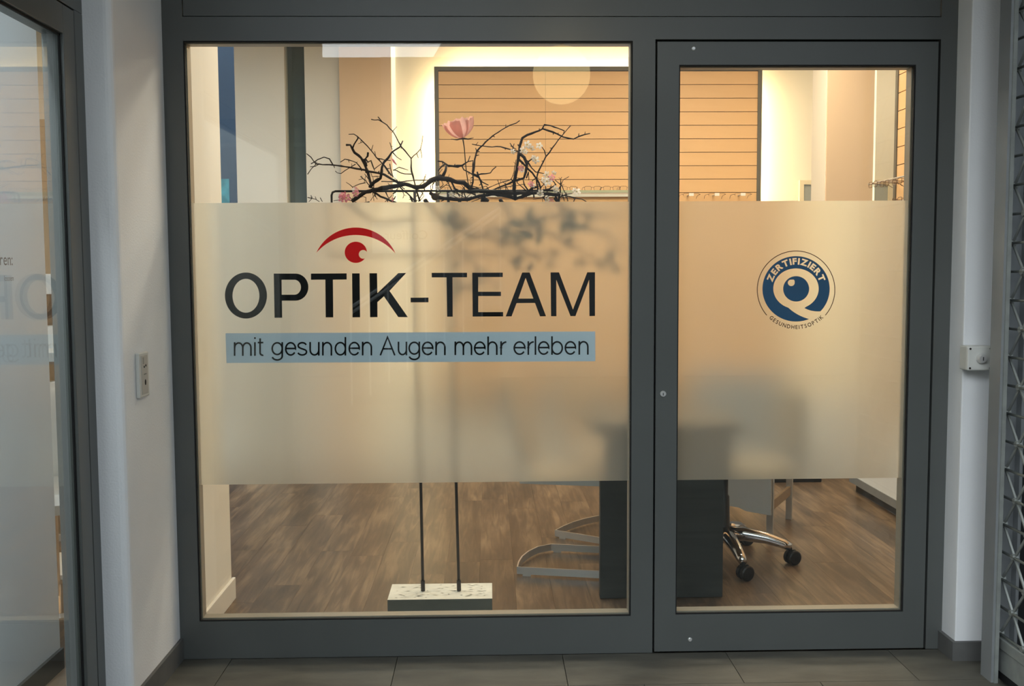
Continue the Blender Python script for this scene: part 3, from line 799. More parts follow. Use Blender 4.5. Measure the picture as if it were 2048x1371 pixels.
for x in hx:
    o = MB().box(x + 0.389 - 0.017, x + 0.389 + 0.017, -0.135, -0.127, pegz - 0.022, pegz - 0.002).box(x + 0.389 - 0.006, x + 0.389 + 0.006, -0.128, 0.006, pegz - 0.012, pegz - 0.006).build('peg', M_acryl)
    o.parent = sp
# right wall rows, turned to face into the room
side = glasses_proto('eyeglasses', 'spectacles at the far end of the upper row on the right hand wall', 'spectacles on the right hand wall')
def side_pos(px, py, X): p = atX(px, py, X); return (p.x, p.y, p.z - 0.02)
side.location = side_pos(1746, 368, 2.10); side.rotation_euler = (0, 0, math.radians(-90))
labs = ['second spectacles from the far end of the upper right hand row', 'spectacles of the upper right hand row just before the beech boards', 'nearest spectacles of the upper right hand row, by the door stile']
for (px, py), lab in zip(((1769, 366), (1794, 362), (1820, 358)), labs):
    dup(side, side_pos(px, py, 2.10), math.radians(-90), lab)
labs = ['farther spectacles of the lower right hand row above the film edge', 'nearer spectacles of the lower right hand row above the film edge']
for (px, py), lab in zip(((1794, 400), (1818, 400)), labs):
    dup(side, side_pos(px, py, 2.10), math.radians(-90), lab)
pa, pb = atX(1744, 367, 2.16), atX(1826, 356, 2.16)
bar1 = MB().tube([(2.16, pa.y + 0.05, pa.z), (2.16, pb.y - 0.3, pa.z)], 0.005, 8)
bar1.tube([(2.16, 2.1, pa.z), (2.26, 2.1, pa.z)], 0.004, 6)
tag(bar1.build('display_bar', M_steel), 'steel bar carrying the upper row of spectacles on the right', 'display bar')
pc = atX(1800, 402, 2.16)
bar2 = MB().tube([(2.16, 2.13, pc.z), (2.16, 1.6, pc.z)], 0.005, 8)
bar2.tube([(2.16, 2.1, pc.z), (2.26, 2.1, pc.z)], 0.004, 6)
tag(bar2.build('display_bar', M_steel), 'steel bar carrying the lower row of spectacles on the right', 'display bar')

# ------------------------------------------------------------------ right hand base cabinet
bc = thing('base_cabinet', 'low white display cabinet with grey plinth along the right hand wall', 'cabinet', (2.28, 1.4, 0))
B(2.17, 2.249, 0.35, 2.5, 0.10, 0.44).build('carcass', M_white, bc)
B(2.165, 2.249, 0.35, 2.5, 0.055, 0.10).build('plinth_rail', M_rail, bc)
B(2.20, 2.249, 0.37, 2.48, 0.0, 0.055).build('plinth', M_basedark, bc)

# low black pedestal far right on the floor
pe = thing('display_pedestal', 'low black pedestal on the floor near the free standing pillar', 'pedestal', (1.9, 2.75, 0))
B(1.74, 2.08, 2.74, 2.98, 0.0, 0.06).build('base', M_plastic, pe, bevel=0.006)
B(1.76, 2.06, 2.76, 2.96, 0.06, 0.62).build('body', M_white, pe, bevel=0.004)

# ------------------------------------------------------------------ desk
dk = thing('desk', 'dark grey desk with a full end panel standing just inside the window', 'desk', (0.7, 1.2, 0))
B(0.443, 0.943, 0.570, 0.610, 0.004, 0.70).build('side_panel', M_desk, dk, bevel=0.0015)
B(0.64, 0.943, 1.255, 1.295, 0.004, 0.70).build('side_panel', M_desk, dk, bevel=0.0015)
B(0.40, 0.98, 0.545, 1.32, 0.70, 0.74).build('desk_top', M_desk, dk, bevel=0.002)

# ------------------------------------------------------------------ cantilever visitor chairs
def flatbar(mb, pts, w=0.006, h=0.032, closed=False):
    """flat bar standing on edge along a plan polyline (pts: x,y,z of its lower edge)"""
    P = [Vector(p) for p in pts]; n = len(P); ring_ = []
    for i in range(n):
        a = (P[i] - P[i - 1]) if i else (P[1] - P[0]); b = (P[i + 1] - P[i]) if i < n - 1 else a
        t = (a.normalized() + b.normalized()); t.z = 0; t.normalize(); nn = Vector((-t.y, t.x, 0)) * (w / 2)
        ring_.append([P[i] + nn, P[i] - nn, P[i] - nn + Vector((0, 0, h)), P[i] + nn + Vector((0, 0, h))])
    b0 = len(mb.v)
    for r in ring_: mb.v += [tuple(q) for q in r]
    for i in range(n - 1):
        for k in range(4):
            mb.f.append((b0 + i * 4 + k, b0 + i * 4 + (k + 1) % 4, b0 + (i + 1) * 4 + (k + 1) % 4, b0 + (i + 1) * 4 + k)); mb.mi.append(0)
    mb.f.append((b0, b0 + 1, b0 + 2, b0 + 3)); mb.mi.append(0); e = b0 + 4 * (n - 1); mb.f.append((e + 3, e + 2, e + 1, e)); mb.mi.append(0)
def cantilever(label, depth=0.46, wid=0.40):
    """local: chair faces +x, rear end of the floor loop at x=0"""
    t = thing('cantilever_chair', label, 'chair', (0, 0, 0), 0, 'visitor chairs at the desk')
    h = wid / 2
    mb = MB()
    rear = [(0.10, h), (0.045, h * 0.72), (0.015, h * 0.3), (0.0, -h * 0.15), (0.0, -h * 0.6), (0.008, -h)]
    loop = [(depth, h, 0.008)] + [(x, y, 0.008) for x, y in rear] + [(depth, -h, 0.008)]
    flatbar(mb, loop)
    for s in (-1, 1):
        mb.box(depth - 0.032, depth, s * h - 0.003, s * h + 0.003, 0.008, 0.44)
        mb.box(0.02, depth, s * h - 0.003, s * h + 0.003, 0.41, 0.44)
        mb.obox((0.0, s * h, 0.62), (Vector((0.97, 0, 0.24)), Vector((0, 1, 0)), Vector((-0.24, 0, 0.97))), (0.014, 0.003, 0.2))
    mb.build('frame', M_steel).parent = t
    for x, y in ((0.05, -h), (depth - 0.05, -h), (0.13, h), (depth - 0.05, h)):
        B(x - 0.018, x + 0.018, y - 0.003, y + 0.003, 0, 0.009).build('glide', M_steel).parent = t
    B(0.0, depth + 0.02, -h + 0.01, h - 0.01, 0.43, 0.475).build('seat', M_seat, None, bevel=0.015).parent = t
    mb = MB(); mb.obox((-0.02, 0, 0.70), (Vector((0.97, 0, 0.24)), Vector((0, 1, 0)), Vector((-0.24, 0, 0.97))), (0.016, h - 0.01, 0.19))
    mb.build('backrest', M_seat, None, bevel=0.012).parent = t
    return t
c1 = cantilever('steel cantilever chair nearer the window, its floor loop left of the desk panel', 0.52, 0.385)
c1.location = (0.148, 1.09, 0); c1.rotation_euler = (0, 0, math.radians(-12))
c2 = cantilever('steel cantilever chair farther back, its floor loop turned at an angle', 0.34, 0.43)
c2.location = (0.44, 1.69, 0); c2.rotation_euler = (0, 0, math.radians(-35))

# ------------------------------------------------------------------ swivel chair
oc = thing('office_chair', 'swivel chair with chrome star base and black castors right of the desk', 'chair', (1.068, 1.093, 0))
cx0, cy0 = 1.068, 1.093
MB().lathe([(0.038, 0.09), (0.045, 0.10), (0.045, 0.15), (0.03, 0.165), (0.026, 0.30), (0.02, 0.31), (0.02, 0.43)], (cx0, cy0, 0), 20).build('column', M_plastic, oc, smooth=True)
for k in range(5):
    a = math.radians(-87 + 72 * k); d = Vector((math.cos(a), math.sin(a), 0)); c = Vector((cx0, cy0, 0))
    pts = [c + d * 0.03 + Vector((0, 0, 0.128)), c + d * 0.10 + Vector((0, 0, 0.128)), c + d * 0.19 + Vector((0, 0, 0.115)), c + d * 0.27 + Vector((0, 0, 0.092)), c + d * 0.30 + Vector((0, 0, 0.080))]
    MB().tube(pts, [0.036, 0.032, 0.027, 0.022, 0.017], 12).build('star_arm', M_chrome, oc, smooth=True)
    e = c + d * 0.298; sd = Vector((-d.y, d.x, 0))
    rot = random.uniform(-0.9, 0.9); ax = Vector((0.32 + 0.2 * rot, -0.95, 0)).normalized()
    cst = MB().tube([e + Vector((0, 0, 0.08)), e + Vector((0, 0, 0.035))], 0.008, 8)
    tr = Vector((-ax.y, ax.x, 0)) * 0.012
    cst.tube([e + tr - ax * 0.012 + Vector((0, 0, 0.052)), e + tr + ax * 0.012 + Vector((0, 0, 0.052))], 0.018, 10)
    co = cst.build('castor', M_plastic, oc)
    for s in (-1, 1):
        w0 = e + tr + ax * (s * 0.006) + Vector((0, 0, 0.033)); w1_ = e + tr + ax * (s * 0.026) + Vector((0, 0, 0.033))
        MB().tube([w0, w0 + (w1_ - w0) * 0.8, w1_], [0.033, 0.033, 0.028], 20).build('wheel', M_plastic, co)
B(cx0 - 0.23, cx0 + 0.23, cy0 - 0.22, cy0 + 0.22, 0.43, 0.51).build('seat', M_darkfab, oc, bevel=0.03, seg=3)
B(cx0 + 0.20, cx0 + 0.25, cy0 - 0.20, cy0 + 0.20, 0.58, 0.84).build('backrest', M_darkfab, oc, bevel=0.02, seg=3)
MB().tube([(cx0 + 0.05, cy0, 0.45), (cx0 + 0.27, cy0, 0.46), (cx0 + 0.265, cy0, 0.7)], 0.016, 8).build('back_support', M_plastic, oc)

# ------------------------------------------------------------------ grey covered chair behind
A1 = Vector((1.396, 1.482, 0)); A2 = Vector((1.599, 1.835, 0))
d_side = (A2 - A1).normalized(); d_left = Vector((-d_side.y, d_side.x, 0)); 
gc = thing('covered_chair', 'chair with a grey back cover hanging low and flat steel legs behind the swivel chair', 'chair', tuple(A1))
sl = (A2 - A1).length; wd = 0.46
for nm, q in (('leg', A1), ('leg', A2), ('leg', A1 + d_left * wd), ('leg', A2 + d_left * wd)):
    MB().obox(q + Vector((0, 0, 0.225)), (d_side, d_left, Vector((0, 0, 1))), (0.011, 0.016, 0.225)).build(nm, M_steel, gc)
for q in (A1, A1 + d_left * wd):
    MB().obox(q + d_side * sl / 2 + Vector((0, 0, 0.155)), (d_side, d_left, Vector((0, 0, 1))), (sl / 2 - 0.012, 0.008, 0.024)).build('stretcher', M_tan, gc)
MB().obox(A1 + d_side * (sl / 2 + 0.01) + d_left * wd / 2 + Vector((0, 0, 0.47)), (d_side, d_left, Vector((0, 0, 1))), (sl / 2 + 0.02, wd / 2 + 0.015, 0.022)).build('seat', M_grey, gc, bevel=0.01)
cv = MB(); n_ = 12; b0 = len(cv.v)
for i in range(n_ + 1):
    t = i / n_; q = A1 - d_side * (0.024 + 0.004 * math.sin(t * 9)) + d_left * (-0.012 + t * (wd + 0.03))
    zb = 0.118 + 0.012 * math.sin(t * 3.1) + (0.012 if t > 0.33 else 0)
    for off in (0, -0.012):
        cv.v.append(tuple(q + d_side * off + Vector((0, 0, zb)))); cv.v.append(tuple(q + d_side * off + Vector((0, 0, 0.86))))
for i in range(n_):
    k = b0 + i * 4
    for a_, b_ in ((0, 1), (1, 3), (3, 2), (2, 0)):
        cv.f.append((k + a_, k + b_, k + 4 + b_, k + 4 + a_)); cv.mi.append(0)
for k in (b0, b0 + 4 * n_): cv.f.append((k, k + 1, k + 3, k + 2)); cv.mi.append(0)
cv.build('back_cover', M_grey, gc)
for t_ in (0.02, wd - 0.02):
    MB().obox(A1 - d_side * 0.012 + d_left * t_ + Vector((0, 0, 0.64)), (d_side, d_left, Vector((0, 0, 1))), (0.008, 0.014, 0.21)).build('back_post', M_steel, gc)

# ------------------------------------------------------------------ flower stand: block, two rods, top frame
fs = thing('flower_stand', 'cast concrete block with two thin dark rods carrying a long metal hoop', 'stand', (-0.195, 0.395, 0))
BX0, BX1, BY0, BY1 = -0.391, 0.004, 0.300, 0.488
cb = MB(); nx, ny = 16, 8
for j in range(ny + 1):
    for i in range(nx + 1):
        edge = i in (0, nx) or j in (0, ny)
        cb.v.append((BX0 + (BX1 - BX0) * i / nx, BY0 + (BY1 - BY0) * j / ny, 0.1 - (0 if edge else abs(random.gauss(0, 0.0012)))))
for j in range(ny):
    for i in range(nx):
        k = j * (nx + 1) + i; cb.f.append((k, k + 1, k + nx + 2, k + nx + 1)); cb.mi.append(0)
k0 = len(cb.v); cb.v += [(BX0, BY0, 0), (BX1, BY0, 0), (BX1, BY1, 0), (BX0, BY1, 0)]
top = lambda i, j: j * (nx + 1) + i
cb.f += [tuple([k0, k0 + 1] + [top(i, 0) for i in range(nx, -1, -1)]), tuple([k0 + 1, k0 + 2] + [top(nx, j) for j in range(ny, -1, -1)]),
         tuple([k0 + 2, k0 + 3] + [top(i, ny) for i in range(nx + 1)]), tuple([k0 + 3, k0] + [top(0, j) for j in range(ny + 1)]), (k0 + 3, k0 + 2, k0 + 1, k0)]
cb.mi += [0] * 5
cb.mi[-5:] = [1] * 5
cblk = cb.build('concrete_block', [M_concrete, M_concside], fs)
pits = MB()
for _ in range(60):
    x = random.uniform(BX0 + 0.02, BX1 - 0.02); y = random.uniform(BY0 + 0.02, BY1 - 0.015); a = random.uniform(-0.5, 0.5); l = random.uniform(0.004, 0.018); w = random.uniform(0.001, 0.0022)
    d = Vector((math.cos(a), math.sin(a), 0)); e = Vector((-d.y, d.x, 0)); c = Vector((x, y, 0.1003))
    pits.poly([c - d * l, c - e * w + d * 0.1 * l, c + d * l, c + e * w])
pits.build('surface_pit', plain('pit_shade', (92, 88, 76), rough=1.0, var=0.2), cblk)['kind'] = 'stuff'
YR = 0.403
zt = at(880, 381.5, YR).z
for bx, tx in ((846, 836), (918, 905)):
    p0 = at(bx, 1180, YR); p0.z = 0.099; p1 = at(tx, 700, YR); p1.y = YR; k = (zt - p0.z) / (p1.z - p0.z); p1 = p0 + (p1 - p0) * k
    MB().tube([p0, p1], 0.0058, 10).build('rod', M_steeldark, fs, smooth=True)
    MB().tube([p0, p0 + (p1 - p0).normalized() * 0.042], 0.0082, 12).build('socket', M_steeldark, fs)
hl, hr = at(663, 384, YR), at(1118, 384, YR)
hp = [Vector((hl.x, YR, zt - 0.24)), Vector((hl.x, YR, zt - 0.015)), Vector((hl.x + 0.004, YR, zt - 0.004)), Vector((hl.x + 0.015, YR, zt)), Vector((hr.x - 0.015, YR, zt)), Vector((hr.x - 0.004, YR, zt - 0.004)), Vector((hr.x, YR, zt - 0.015)), Vector((hr.x, YR, zt - 0.24))]
MB().tube(hp, 0.0042, 8, closed=True).build('hoop', M_steeldark, fs, smooth=True)

# ------------------------------------------------------------------ branches
ta = thing('twig_arrangement', 'gnarled bare twigs with small pale and pink blossoms tied along the stand hoop', 'flower arrangement', tuple(at(900, 400, 0.40)))
def yb(px, py): return 0.392 + 0.05 * math.sin(px * 0.021 + 0.6) + 0.035 * math.sin(py * 0.037 + px * 0.011)
def P5(x, y): return (580 + x / 5.962, 200 + y / 5.962)
def P6(x, y): return (860 + x / 4.876, 200 + y / 4.876)
def bpt(p, dy=0.0): return at(p[0], p[1], yb(*p) + dy)
rb = random.Random(11)
def branch(conv, pts, r0, r1, spur=0.6, name='branch'):
    px = [conv(*p) for p in pts]
    fine = []
    for i in range(len(px) - 1):
        a, b = Vector(px[i]), Vector(px[i + 1]); n = max(1, int((b - a).length / 7))
        for k in range(n):
            q = a + (b - a) * (k / n)
            if k: q += Vector((rb.gauss(0, 0.45), rb.gauss(0, 0.45)))
            fine.append(q)
    fine.append(Vector(px[-1]))
    n = len(fine)
    rad = [(r0 + (r1 - r0) * i / max(1, n - 1)) * 1.3 * rb.uniform(0.82, 1.22) for i in range(n)]
    P3 = [bpt(q) for q in fine]
    mb = MB(); mb.tube(P3, rad, 7 if r0 > 0.003 else 5)
    for i in range(1, n - 1):
        if rb.random() < spur * 0.28:
            d = (P3[i + 1] - P3[i - 1]).normalized(); s = rb.choice((-1, 1))
            nrm = Vector((-d.z, rb.uniform(-0.6, 0.6), d.x)) * s
            l = rb.uniform(0.006, 0.015)
            mb.tube([P3[i], P3[i] + (nrm + d * 0.5).normalized() * l], [rad[i] * 0.75, max(0.0006, rad[i] * 0.4)], 5)
    mb.build(name, M_bark, ta, smooth=True)
S = 1.0 / 1195.0
BR5 = [
 ([(740, 1205), (900, 1095), (1090, 1050), (1290, 1020), (1370, 1000), (1500, 1040), (1590, 1030), (1680, 960), (1760, 920), (1800, 905)], .0052, .0066),
 ([(950, 1040), (1000, 980), (1080, 930), (1095, 800), (1120, 740), (1170, 690), (1215, 620), (1310, 560), (1345, 485)], .0058, .0016),
 ([(300, 760), (520, 775), (700, 800), (900, 835), (1000, 860), (1130, 890), (1210, 940), (1290, 985), (1370, 1000)], .0018, .0034),
 ([(198, 640), (250, 680), (290, 740), (310, 765), (250, 825), (210, 885)], .0013, .0013), ([(250, 760), (330, 710), (405, 680), (470, 700), (515, 775)], .0014, .0018), ([(240, 795), (300, 790), (345, 765)], .001, .0012),
 ([(600, 740), (655, 705), (740, 725), (790, 745), (830, 790), (860, 830)], .0011, .0019), ([(540, 845), (565, 868), (610, 875), (690, 820), (780, 765)], .0010, .0014),
 ([(670, 535), (720, 535), (745, 580), (770, 625), (820, 660), (850, 690), (890, 760), (920, 840), (945, 920), (965, 1000), (950, 1040)], .0030, .0044),
 ([(745, 575), (765, 525), (810, 455), (800, 430), (760, 405), (700, 408)], .0024, .0010),
 ([(800, 430), (850, 475), (920, 545), (970, 605), (1030, 685), (1090, 745), (1150, 820), (1210, 900)], .0015, .0022),
 ([(870, 500), (815, 520)], .001, .0008), ([(970, 600), (990, 535)], .001, .0008), ([(1020, 660), (1010, 610)], .001, .0008),
 ([(930, 625), (925, 670), (900, 700), (930, 740), (965, 720), (990, 790), (1010, 840)], .0030, .0014), ([(885, 700), (905, 790)], .0040, .0050),
 ([(970, 230), (1055, 235), (1100, 260), (1155, 295), (1225, 370), (1270, 450), (1330, 560), (1400, 640), (1445, 695), (1450, 850), (1480, 960), (1500, 1040), (1525, 1130), (1550, 1205)], .0013, .0026), ([(1050, 200), (1100, 260)], .0012, .0014),
 ([(1445, 695), (1510, 635), (1555, 585), (1575, 500), (1582, 425)], .0017, .0009), ([(1555, 585), (1570, 650), (1570, 690)], .001, .0007), ([(1510, 635), (1530, 690)], .001, .0008), ([(1225, 370), (1275, 315)], .0009, .0006),
 ([(1225, 625), (1275, 680), (1330, 715)], .0016, .0010), ([(1190, 505), (1220, 590)], .0012, .0012), ([(1300, 800), (1410, 835)], .0013, .0008), ([(1230, 840), (1300, 800)], .0012, .0010), ([(1230, 830), (1370, 880), (1450, 882)], .0012, .0014),
 ([(1190, 760), (1210, 860), (1230, 920)], .0013, .0014), ([(1130, 780), (1200, 890)], .0013, .0013), ([(1010, 820), (1090, 760)], .0012, .0011), ([(1040, 690), (1130, 715), (1200, 720)], .0011, .0013),
 ([(1090, 970), (1300, 975), (1540, 955), (1680, 950)], .0014, .0014), ([(670, 980), (750, 1040)], .001, .0012), ([(840, 910), (900, 960), (960, 1040)], .0012, .0014),
 ([(820, 950), (880, 935)], .0009, .0008), ([(850, 905), (880, 950)], .0008, .0008), ([(905, 900), (885, 985)], .0008, .0008), ([(750, 1035), (830, 1000), (900, 985)], .001, .0012),
 ([(1310, 1035), (1400, 1110), (1510, 1210)], .0022, .0014), ([(1340, 1080), (1360, 1130), (1345, 1170)], .001, .0008), ([(1430, 1150), (1460, 1210)], .0018, .0026), ([(1530, 1210), (1570, 1130), (1590, 1090)], .0015, .0010), ([(1540, 1205), (1600, 1140)], .0012, .0008),
 ([(210, 1160), (300, 1180), (350, 1210)], .0012, .0010), ([(250, 1135), (260, 1175), (225, 1212)], .0010, .0008), ([(300, 1150), (315, 1190)], .0009, .0009), ([(360, 1165), (385, 1210)], .0012, .0010), ([(520, 1200), (590, 1190)], .0009, .0008),
 ([(990, 1090), (1080, 1150), (1200, 1200), (1300, 1240)], .0030, .0026), ([(960, 1200), (1010, 1130), (1040, 1180)], .0009, .0009), ([(780, 1120), (860, 1145), (905, 1160), (905, 1210)], .0009, .0008), ([(985, 1100), (1000, 1200)], .0008, .0008),
 ([(960, 860), (980, 915), (1080, 910)], .0011, .0009), ([(890, 880), (1000, 1010)], .0011, .0012),
]
BR6 = [
 ([(0, 795), (60, 760), (120, 765), (200, 775), (260, 800), (330, 805), (360, 830), (390, 860), (420, 870), (560, 890), (700, 900), (820, 905), (960, 905), (1080, 905), (1200, 920), (1270, 925)], .0066, .0050),
 ([(0, 905), (60, 940), (150, 960), (280, 970), (380, 965), (480, 935), (600, 915), (760, 935), (830, 965), (930, 930), (1000, 900)], .0052, .0045),
 ([(75, 595), (120, 600), (150, 620), (180, 640), (270, 655), (310, 640), (330, 680), (380, 705), (440, 740), (480, 760), (510, 800), (570, 830)], .0020, .0018), ([(160, 640), (150, 690), (120, 750)], .0036, .0046), ([(80, 690), (110, 650), (150, 620)], .0016, .0030),
 ([(310, 640), (370, 600), (390, 545)], .0024, .0012), ([(370, 600), (420, 590), (415, 700), (420, 800), (400, 860)], .0016, .0026), ([(180, 640), (310, 640)], .0034, .0034),
 ([(470, 740), (420, 720), (430, 650), (435, 580), (455, 500), (490, 460), (540, 410), (610, 350), (700, 290), (780, 245), (840, 225), (875, 200)], .0030, .0012), ([(445, 470), (460, 510)], .0012, .0014),
 ([(410, 430), (490, 445), (570, 455), (690, 455), (780, 480), (860, 500)], .0011, .0022),
 ([(830, 965), (820, 870), (830, 760), (850, 640), (865, 540), (875, 450), (900, 370), (950, 340), (1030, 310), (1100, 280), (1160, 300), (1240, 330), (1300, 360), (1400, 380), (1450, 355), (1510, 335), (1560, 325)], .0056, .0014),
 ([(1095, 280), (1115, 240), (1180, 250), (1250, 275), (1310, 300), (1300, 330)], .0024, .0012),
 ([(1370, 250), (1310, 320), (1250, 390), (1190, 470), (1130, 550), (1085, 640), (1055, 700), (1040, 780), (1050, 860), (1065, 920)], .0012, .0026), ([(1130, 545), (1115, 490), (1090, 455)], .0018, .0010),
 ([(865, 510), (920, 560), (945, 620), (935, 700), (915, 760), (850, 780), (700, 840), (600, 880)], .0042, .0020), ([(870, 580), (930, 640), (1000, 710), (1060, 800), (1080, 860)], .0030, .0022), ([(945, 590), (990, 660), (1030, 700), (1110, 715)], .0022, .0012),
 ([(960, 600), (1000, 570), (1050, 560)], .0020, .0012), ([(540, 870), (650, 820), (790, 775), (820, 700), (840, 580)], .0013, .0011), ([(430, 740), (500, 720), (590, 710), (610, 680), (645, 650)], .0022, .0014), ([(460, 700), (490, 780), (520, 880), (540, 970)], .0026, .0022),
 ([(1100, 880), (1160, 870), (1230, 820)], .0030, .0014), ([(1220, 780), (1290, 840), (1330, 920), (1345, 985)], .0013, .0013), ([(1275, 820), (1270, 905)], .0016, .0022), ([(1280, 925), (1400, 950), (1480, 965), (1525, 990)], .0018, .0013), ([(1400, 990), (1420, 950)], .0014, .0012), ([(1285, 900), (1310, 985)], .0012, .0011),
 ([(900, 940), (960, 890), (1010, 850), (1060, 845)], .0040, .0026), ([(320, 860), (310, 960)], .0014, .0014), ([(210, 800), (240, 860), (290, 940)], .0026, .0018), ([(100, 870), (190, 800)], .0011, .0011), ([(230, 860), (330, 900), (470, 900)], .0018, .0018), ([(620, 870), (820, 835), (930, 820)], .0011, .0011),
 ([(500, 960), (540, 970), (560, 990)], .0085, .0070), ([(1100, 940), (1130, 985)], .0022, .0018), ([(1220, 930), (1250, 990)], .0024, .0022), ([(590, 905), (700, 925), (800, 945)], .0050, .0060),
 ([(780, 420), (815, 470)], .0014, .0014), ([(820, 425), (805, 480)], .0012, .0012), ([(785, 445), (840, 480)], .0011, .0012), ([(940, 760), (960, 700), (965, 780)], .0018, .0012),
]
for a, r0, r1 in BR5: branch(P5, a, r0, r1)
for a, r0, r1 in BR6: branch(P6, a, r0, r1, 0.7)
# fine side twigs filling the tangle along the hoop
for k in range(58):
    x, y = rb.uniform(690, 1125), rb.gauss(388, 9)
    ang = rb.uniform(-2.6, -0.5) if rb.random() < 0.7 else rb.uniform(0.1, 3.0); l = rb.uniform(14, 46); pts = [(x, y)]
    for q in range(3):
        ang += rb.gauss(0, 0.45); pts.append((pts[-1][0] + math.cos(ang) * l / 3, pts[-1][1] + math.sin(ang) * l / 3 * 0.9))
    branch(lambda u, v: (u, v), pts, rb.uniform(.0010, .0022), .0008, 0.9, 'twig')
# lower part of the bundle, seen only blurred through the film
for a, r0, r1 in (([(850, 400), (880, 440), (930, 470), (1010, 480), (1080, 520)], .006, .004), ([(1000, 398), (1030, 450), (1100, 470), (1190, 520)], .006, .003), ([(920, 400), (900, 470), (950, 530), (1000, 575)], .005, .003),
                  ([(1110, 395), (1140, 450), (1210, 470), (1240, 510)], .005, .003), ([(960, 470), (1060, 440), (1160, 430), (1230, 440)], .005, .003), ([(700, 410), (760, 450), (830, 440)], .004, .003)):
    branch(lambda x, y: (x, y), a, r0, r1, 0.5)
leaf = MB(); 
lp = [(-0.0, 0.0), (0.010, 0.012), (0.013, 0.028), (0.008, 0.046), (0.0, 0.058), (-0.008, 0.046), (-0.013, 0.028), (-0.010, 0.012)]
leaf.v = [(0, 0.004, 0.029)] + [(x, -0.004 * abs(x) / 0.013, z) for x, z in lp]
leaf.f = [(0, 1 + i, 1 + (i + 1) % 8) for i in range(8)]; leaf.mi = [0] * 8
leaf_me = leaf.mesh('leaf', M_moss)
for k in range(46):
    px, py = rb.choice(((900, 440), (960, 490), (1020, 470), (1080, 440), (1150, 450), (1190, 510), (930, 560), (1050, 520)))
    px += rb.gauss(0, 26); py += rb.gauss(0, 18); py = max(py, 447)
    o = bpy.data.objects.new('leaf', leaf_me); COL.objects.link(o); o.location = bpt((px, py), rb.uniform(-0.08, 0.03))
    o.rotation_euler = (rb.uniform(-0.5, 0.5), rb.uniform(0, 6.28), rb.uniform(-0.6, 0.6)); s = rb.uniform(0.7, 1.2); o.scale = (s, s, s); attach(o, ta)

# blossoms: five petals around a yellow centre
def blossom_mesh(name, mat, r):
    mb = MB()
    for k in range(5):
        a = 2 * math.pi * k / 5; d = Vector((math.cos(a), 0, math.sin(a))); e = Vector((-d.z, 0, d.x))
        c = [d * (r * 0.12), d * (r * 0.5) + e * (r * 0.33) + Vector((0, -r * 0.18, 0)), d * (r * 0.92) + e * (r * 0.26) + Vector((0, -r * 0.42, 0)), d * r + Vector((0, -r * 0.36, 0)), d * (r * 0.92) - e * (r * 0.26) + Vector((0, -r * 0.42, 0)), d * (r * 0.5) - e * (r * 0.33) + Vector((0, -r * 0.18, 0))]
        b = len(mb.v); mb.v += [tuple(q) for q in c] + [tuple(d * (r * 0.6) + Vector((0, -r * 0.12, 0)))]
        for i in range(6): mb.f.append((b + 6, b + i, b + (i + 1) % 6)); mb.mi.append(0)
    mb.lathe([(r * 0.05, 0), (r * 0.17, -r * 0.1), (r * 0.12, -r * 0.25)], (0, 0, 0), 8, 'y', 1)
    return mb.mesh(name, [mat, M_centre])
bm_w, bm_p = blossom_mesh('blossom', M_petal, 0.0125), blossom_mesh('blossom', M_petalpink, 0.014)
def blossom(px, me, s=1.0):
    o = bpy.data.objects.new('blossom', me); COL.objects.link(o); p = bpt(px, -0.016); o.location = p
    o.rotation_euler = (rb.uniform(-0.6, 0.6), rb.uniform(0, 6.28), rb.uniform(-0.7, 0.7)); o.scale = (s, s, s); attach(o, ta)
for x, y, s, w in ((945, 435, 1.3, 1), (985, 475, 1.2, 1), (910, 488, 1.1, 1), (1065, 440, 1.1, 1), (930, 505, .8, 1), (805, 505, .9, 1), (1030, 585, 1.2, 1), (1010, 560, .8, 1), (885, 665, 1.0, 0), (900, 680, .8, 1), (1140, 730, 1.2, 1), (1190, 755, 1.1, 0), (1140, 790, 1.4, 1), (1205, 715, .9, 1), (1110, 775, .9, 1), (1170, 770, 1.0, 1),
                   (985, 815, 1.0, 0), (1000, 830, .8, 1), (1215, 870, 1.2, 1), (1235, 880, .8, 1), (1430, 890, 1.3, 1), (1410, 880, .8, 1), (75, 855, .8, 1), (1075, 905, 1.1, 1), (1140, 975, 1.0, 1), (205, 925, .9, 1), (1180, 985, .9, 0)):
    blossom(P6(x, y), bm_w if w else bm_p, s * (1.0 if w else .85))
for x, y, s in ((640, 1130, 1.25), (672, 1165, 1.25), (615, 1175, 1.0), (770, 1075, 1.0), (785, 1115, 1.0), (800, 1055, .8), (1235, 1185, .7)):
    blossom(P5(x, y), bm_p if s != 1.0 or y > 1100 else bm_w, s)
bu = MB(); c = [bpt(P5(x, y), -0.01) for x, y in ((1205, 690), (1235, 705), (1275, 770), (1268, 775), (1232, 745))]
bu.poly(c); c2 = [q + Vector((0, 0.003, 0)) for q in c]; bu.poly(list(reversed(c2)))
bu.build('petal', M_petalpink, ta)
# dried pod
pc_ = bpt(P6(48, 940), -0.012)
pod = MB().lathe([(0.0015, -0.015), (0.009, -0.012), (0.0145, -0.003), (0.0135, 0.006), (0.008, 0.012), (0.004, 0.013)], tuple(pc_), 12).build('seed_pod', M_pod, ta, smooth=True)

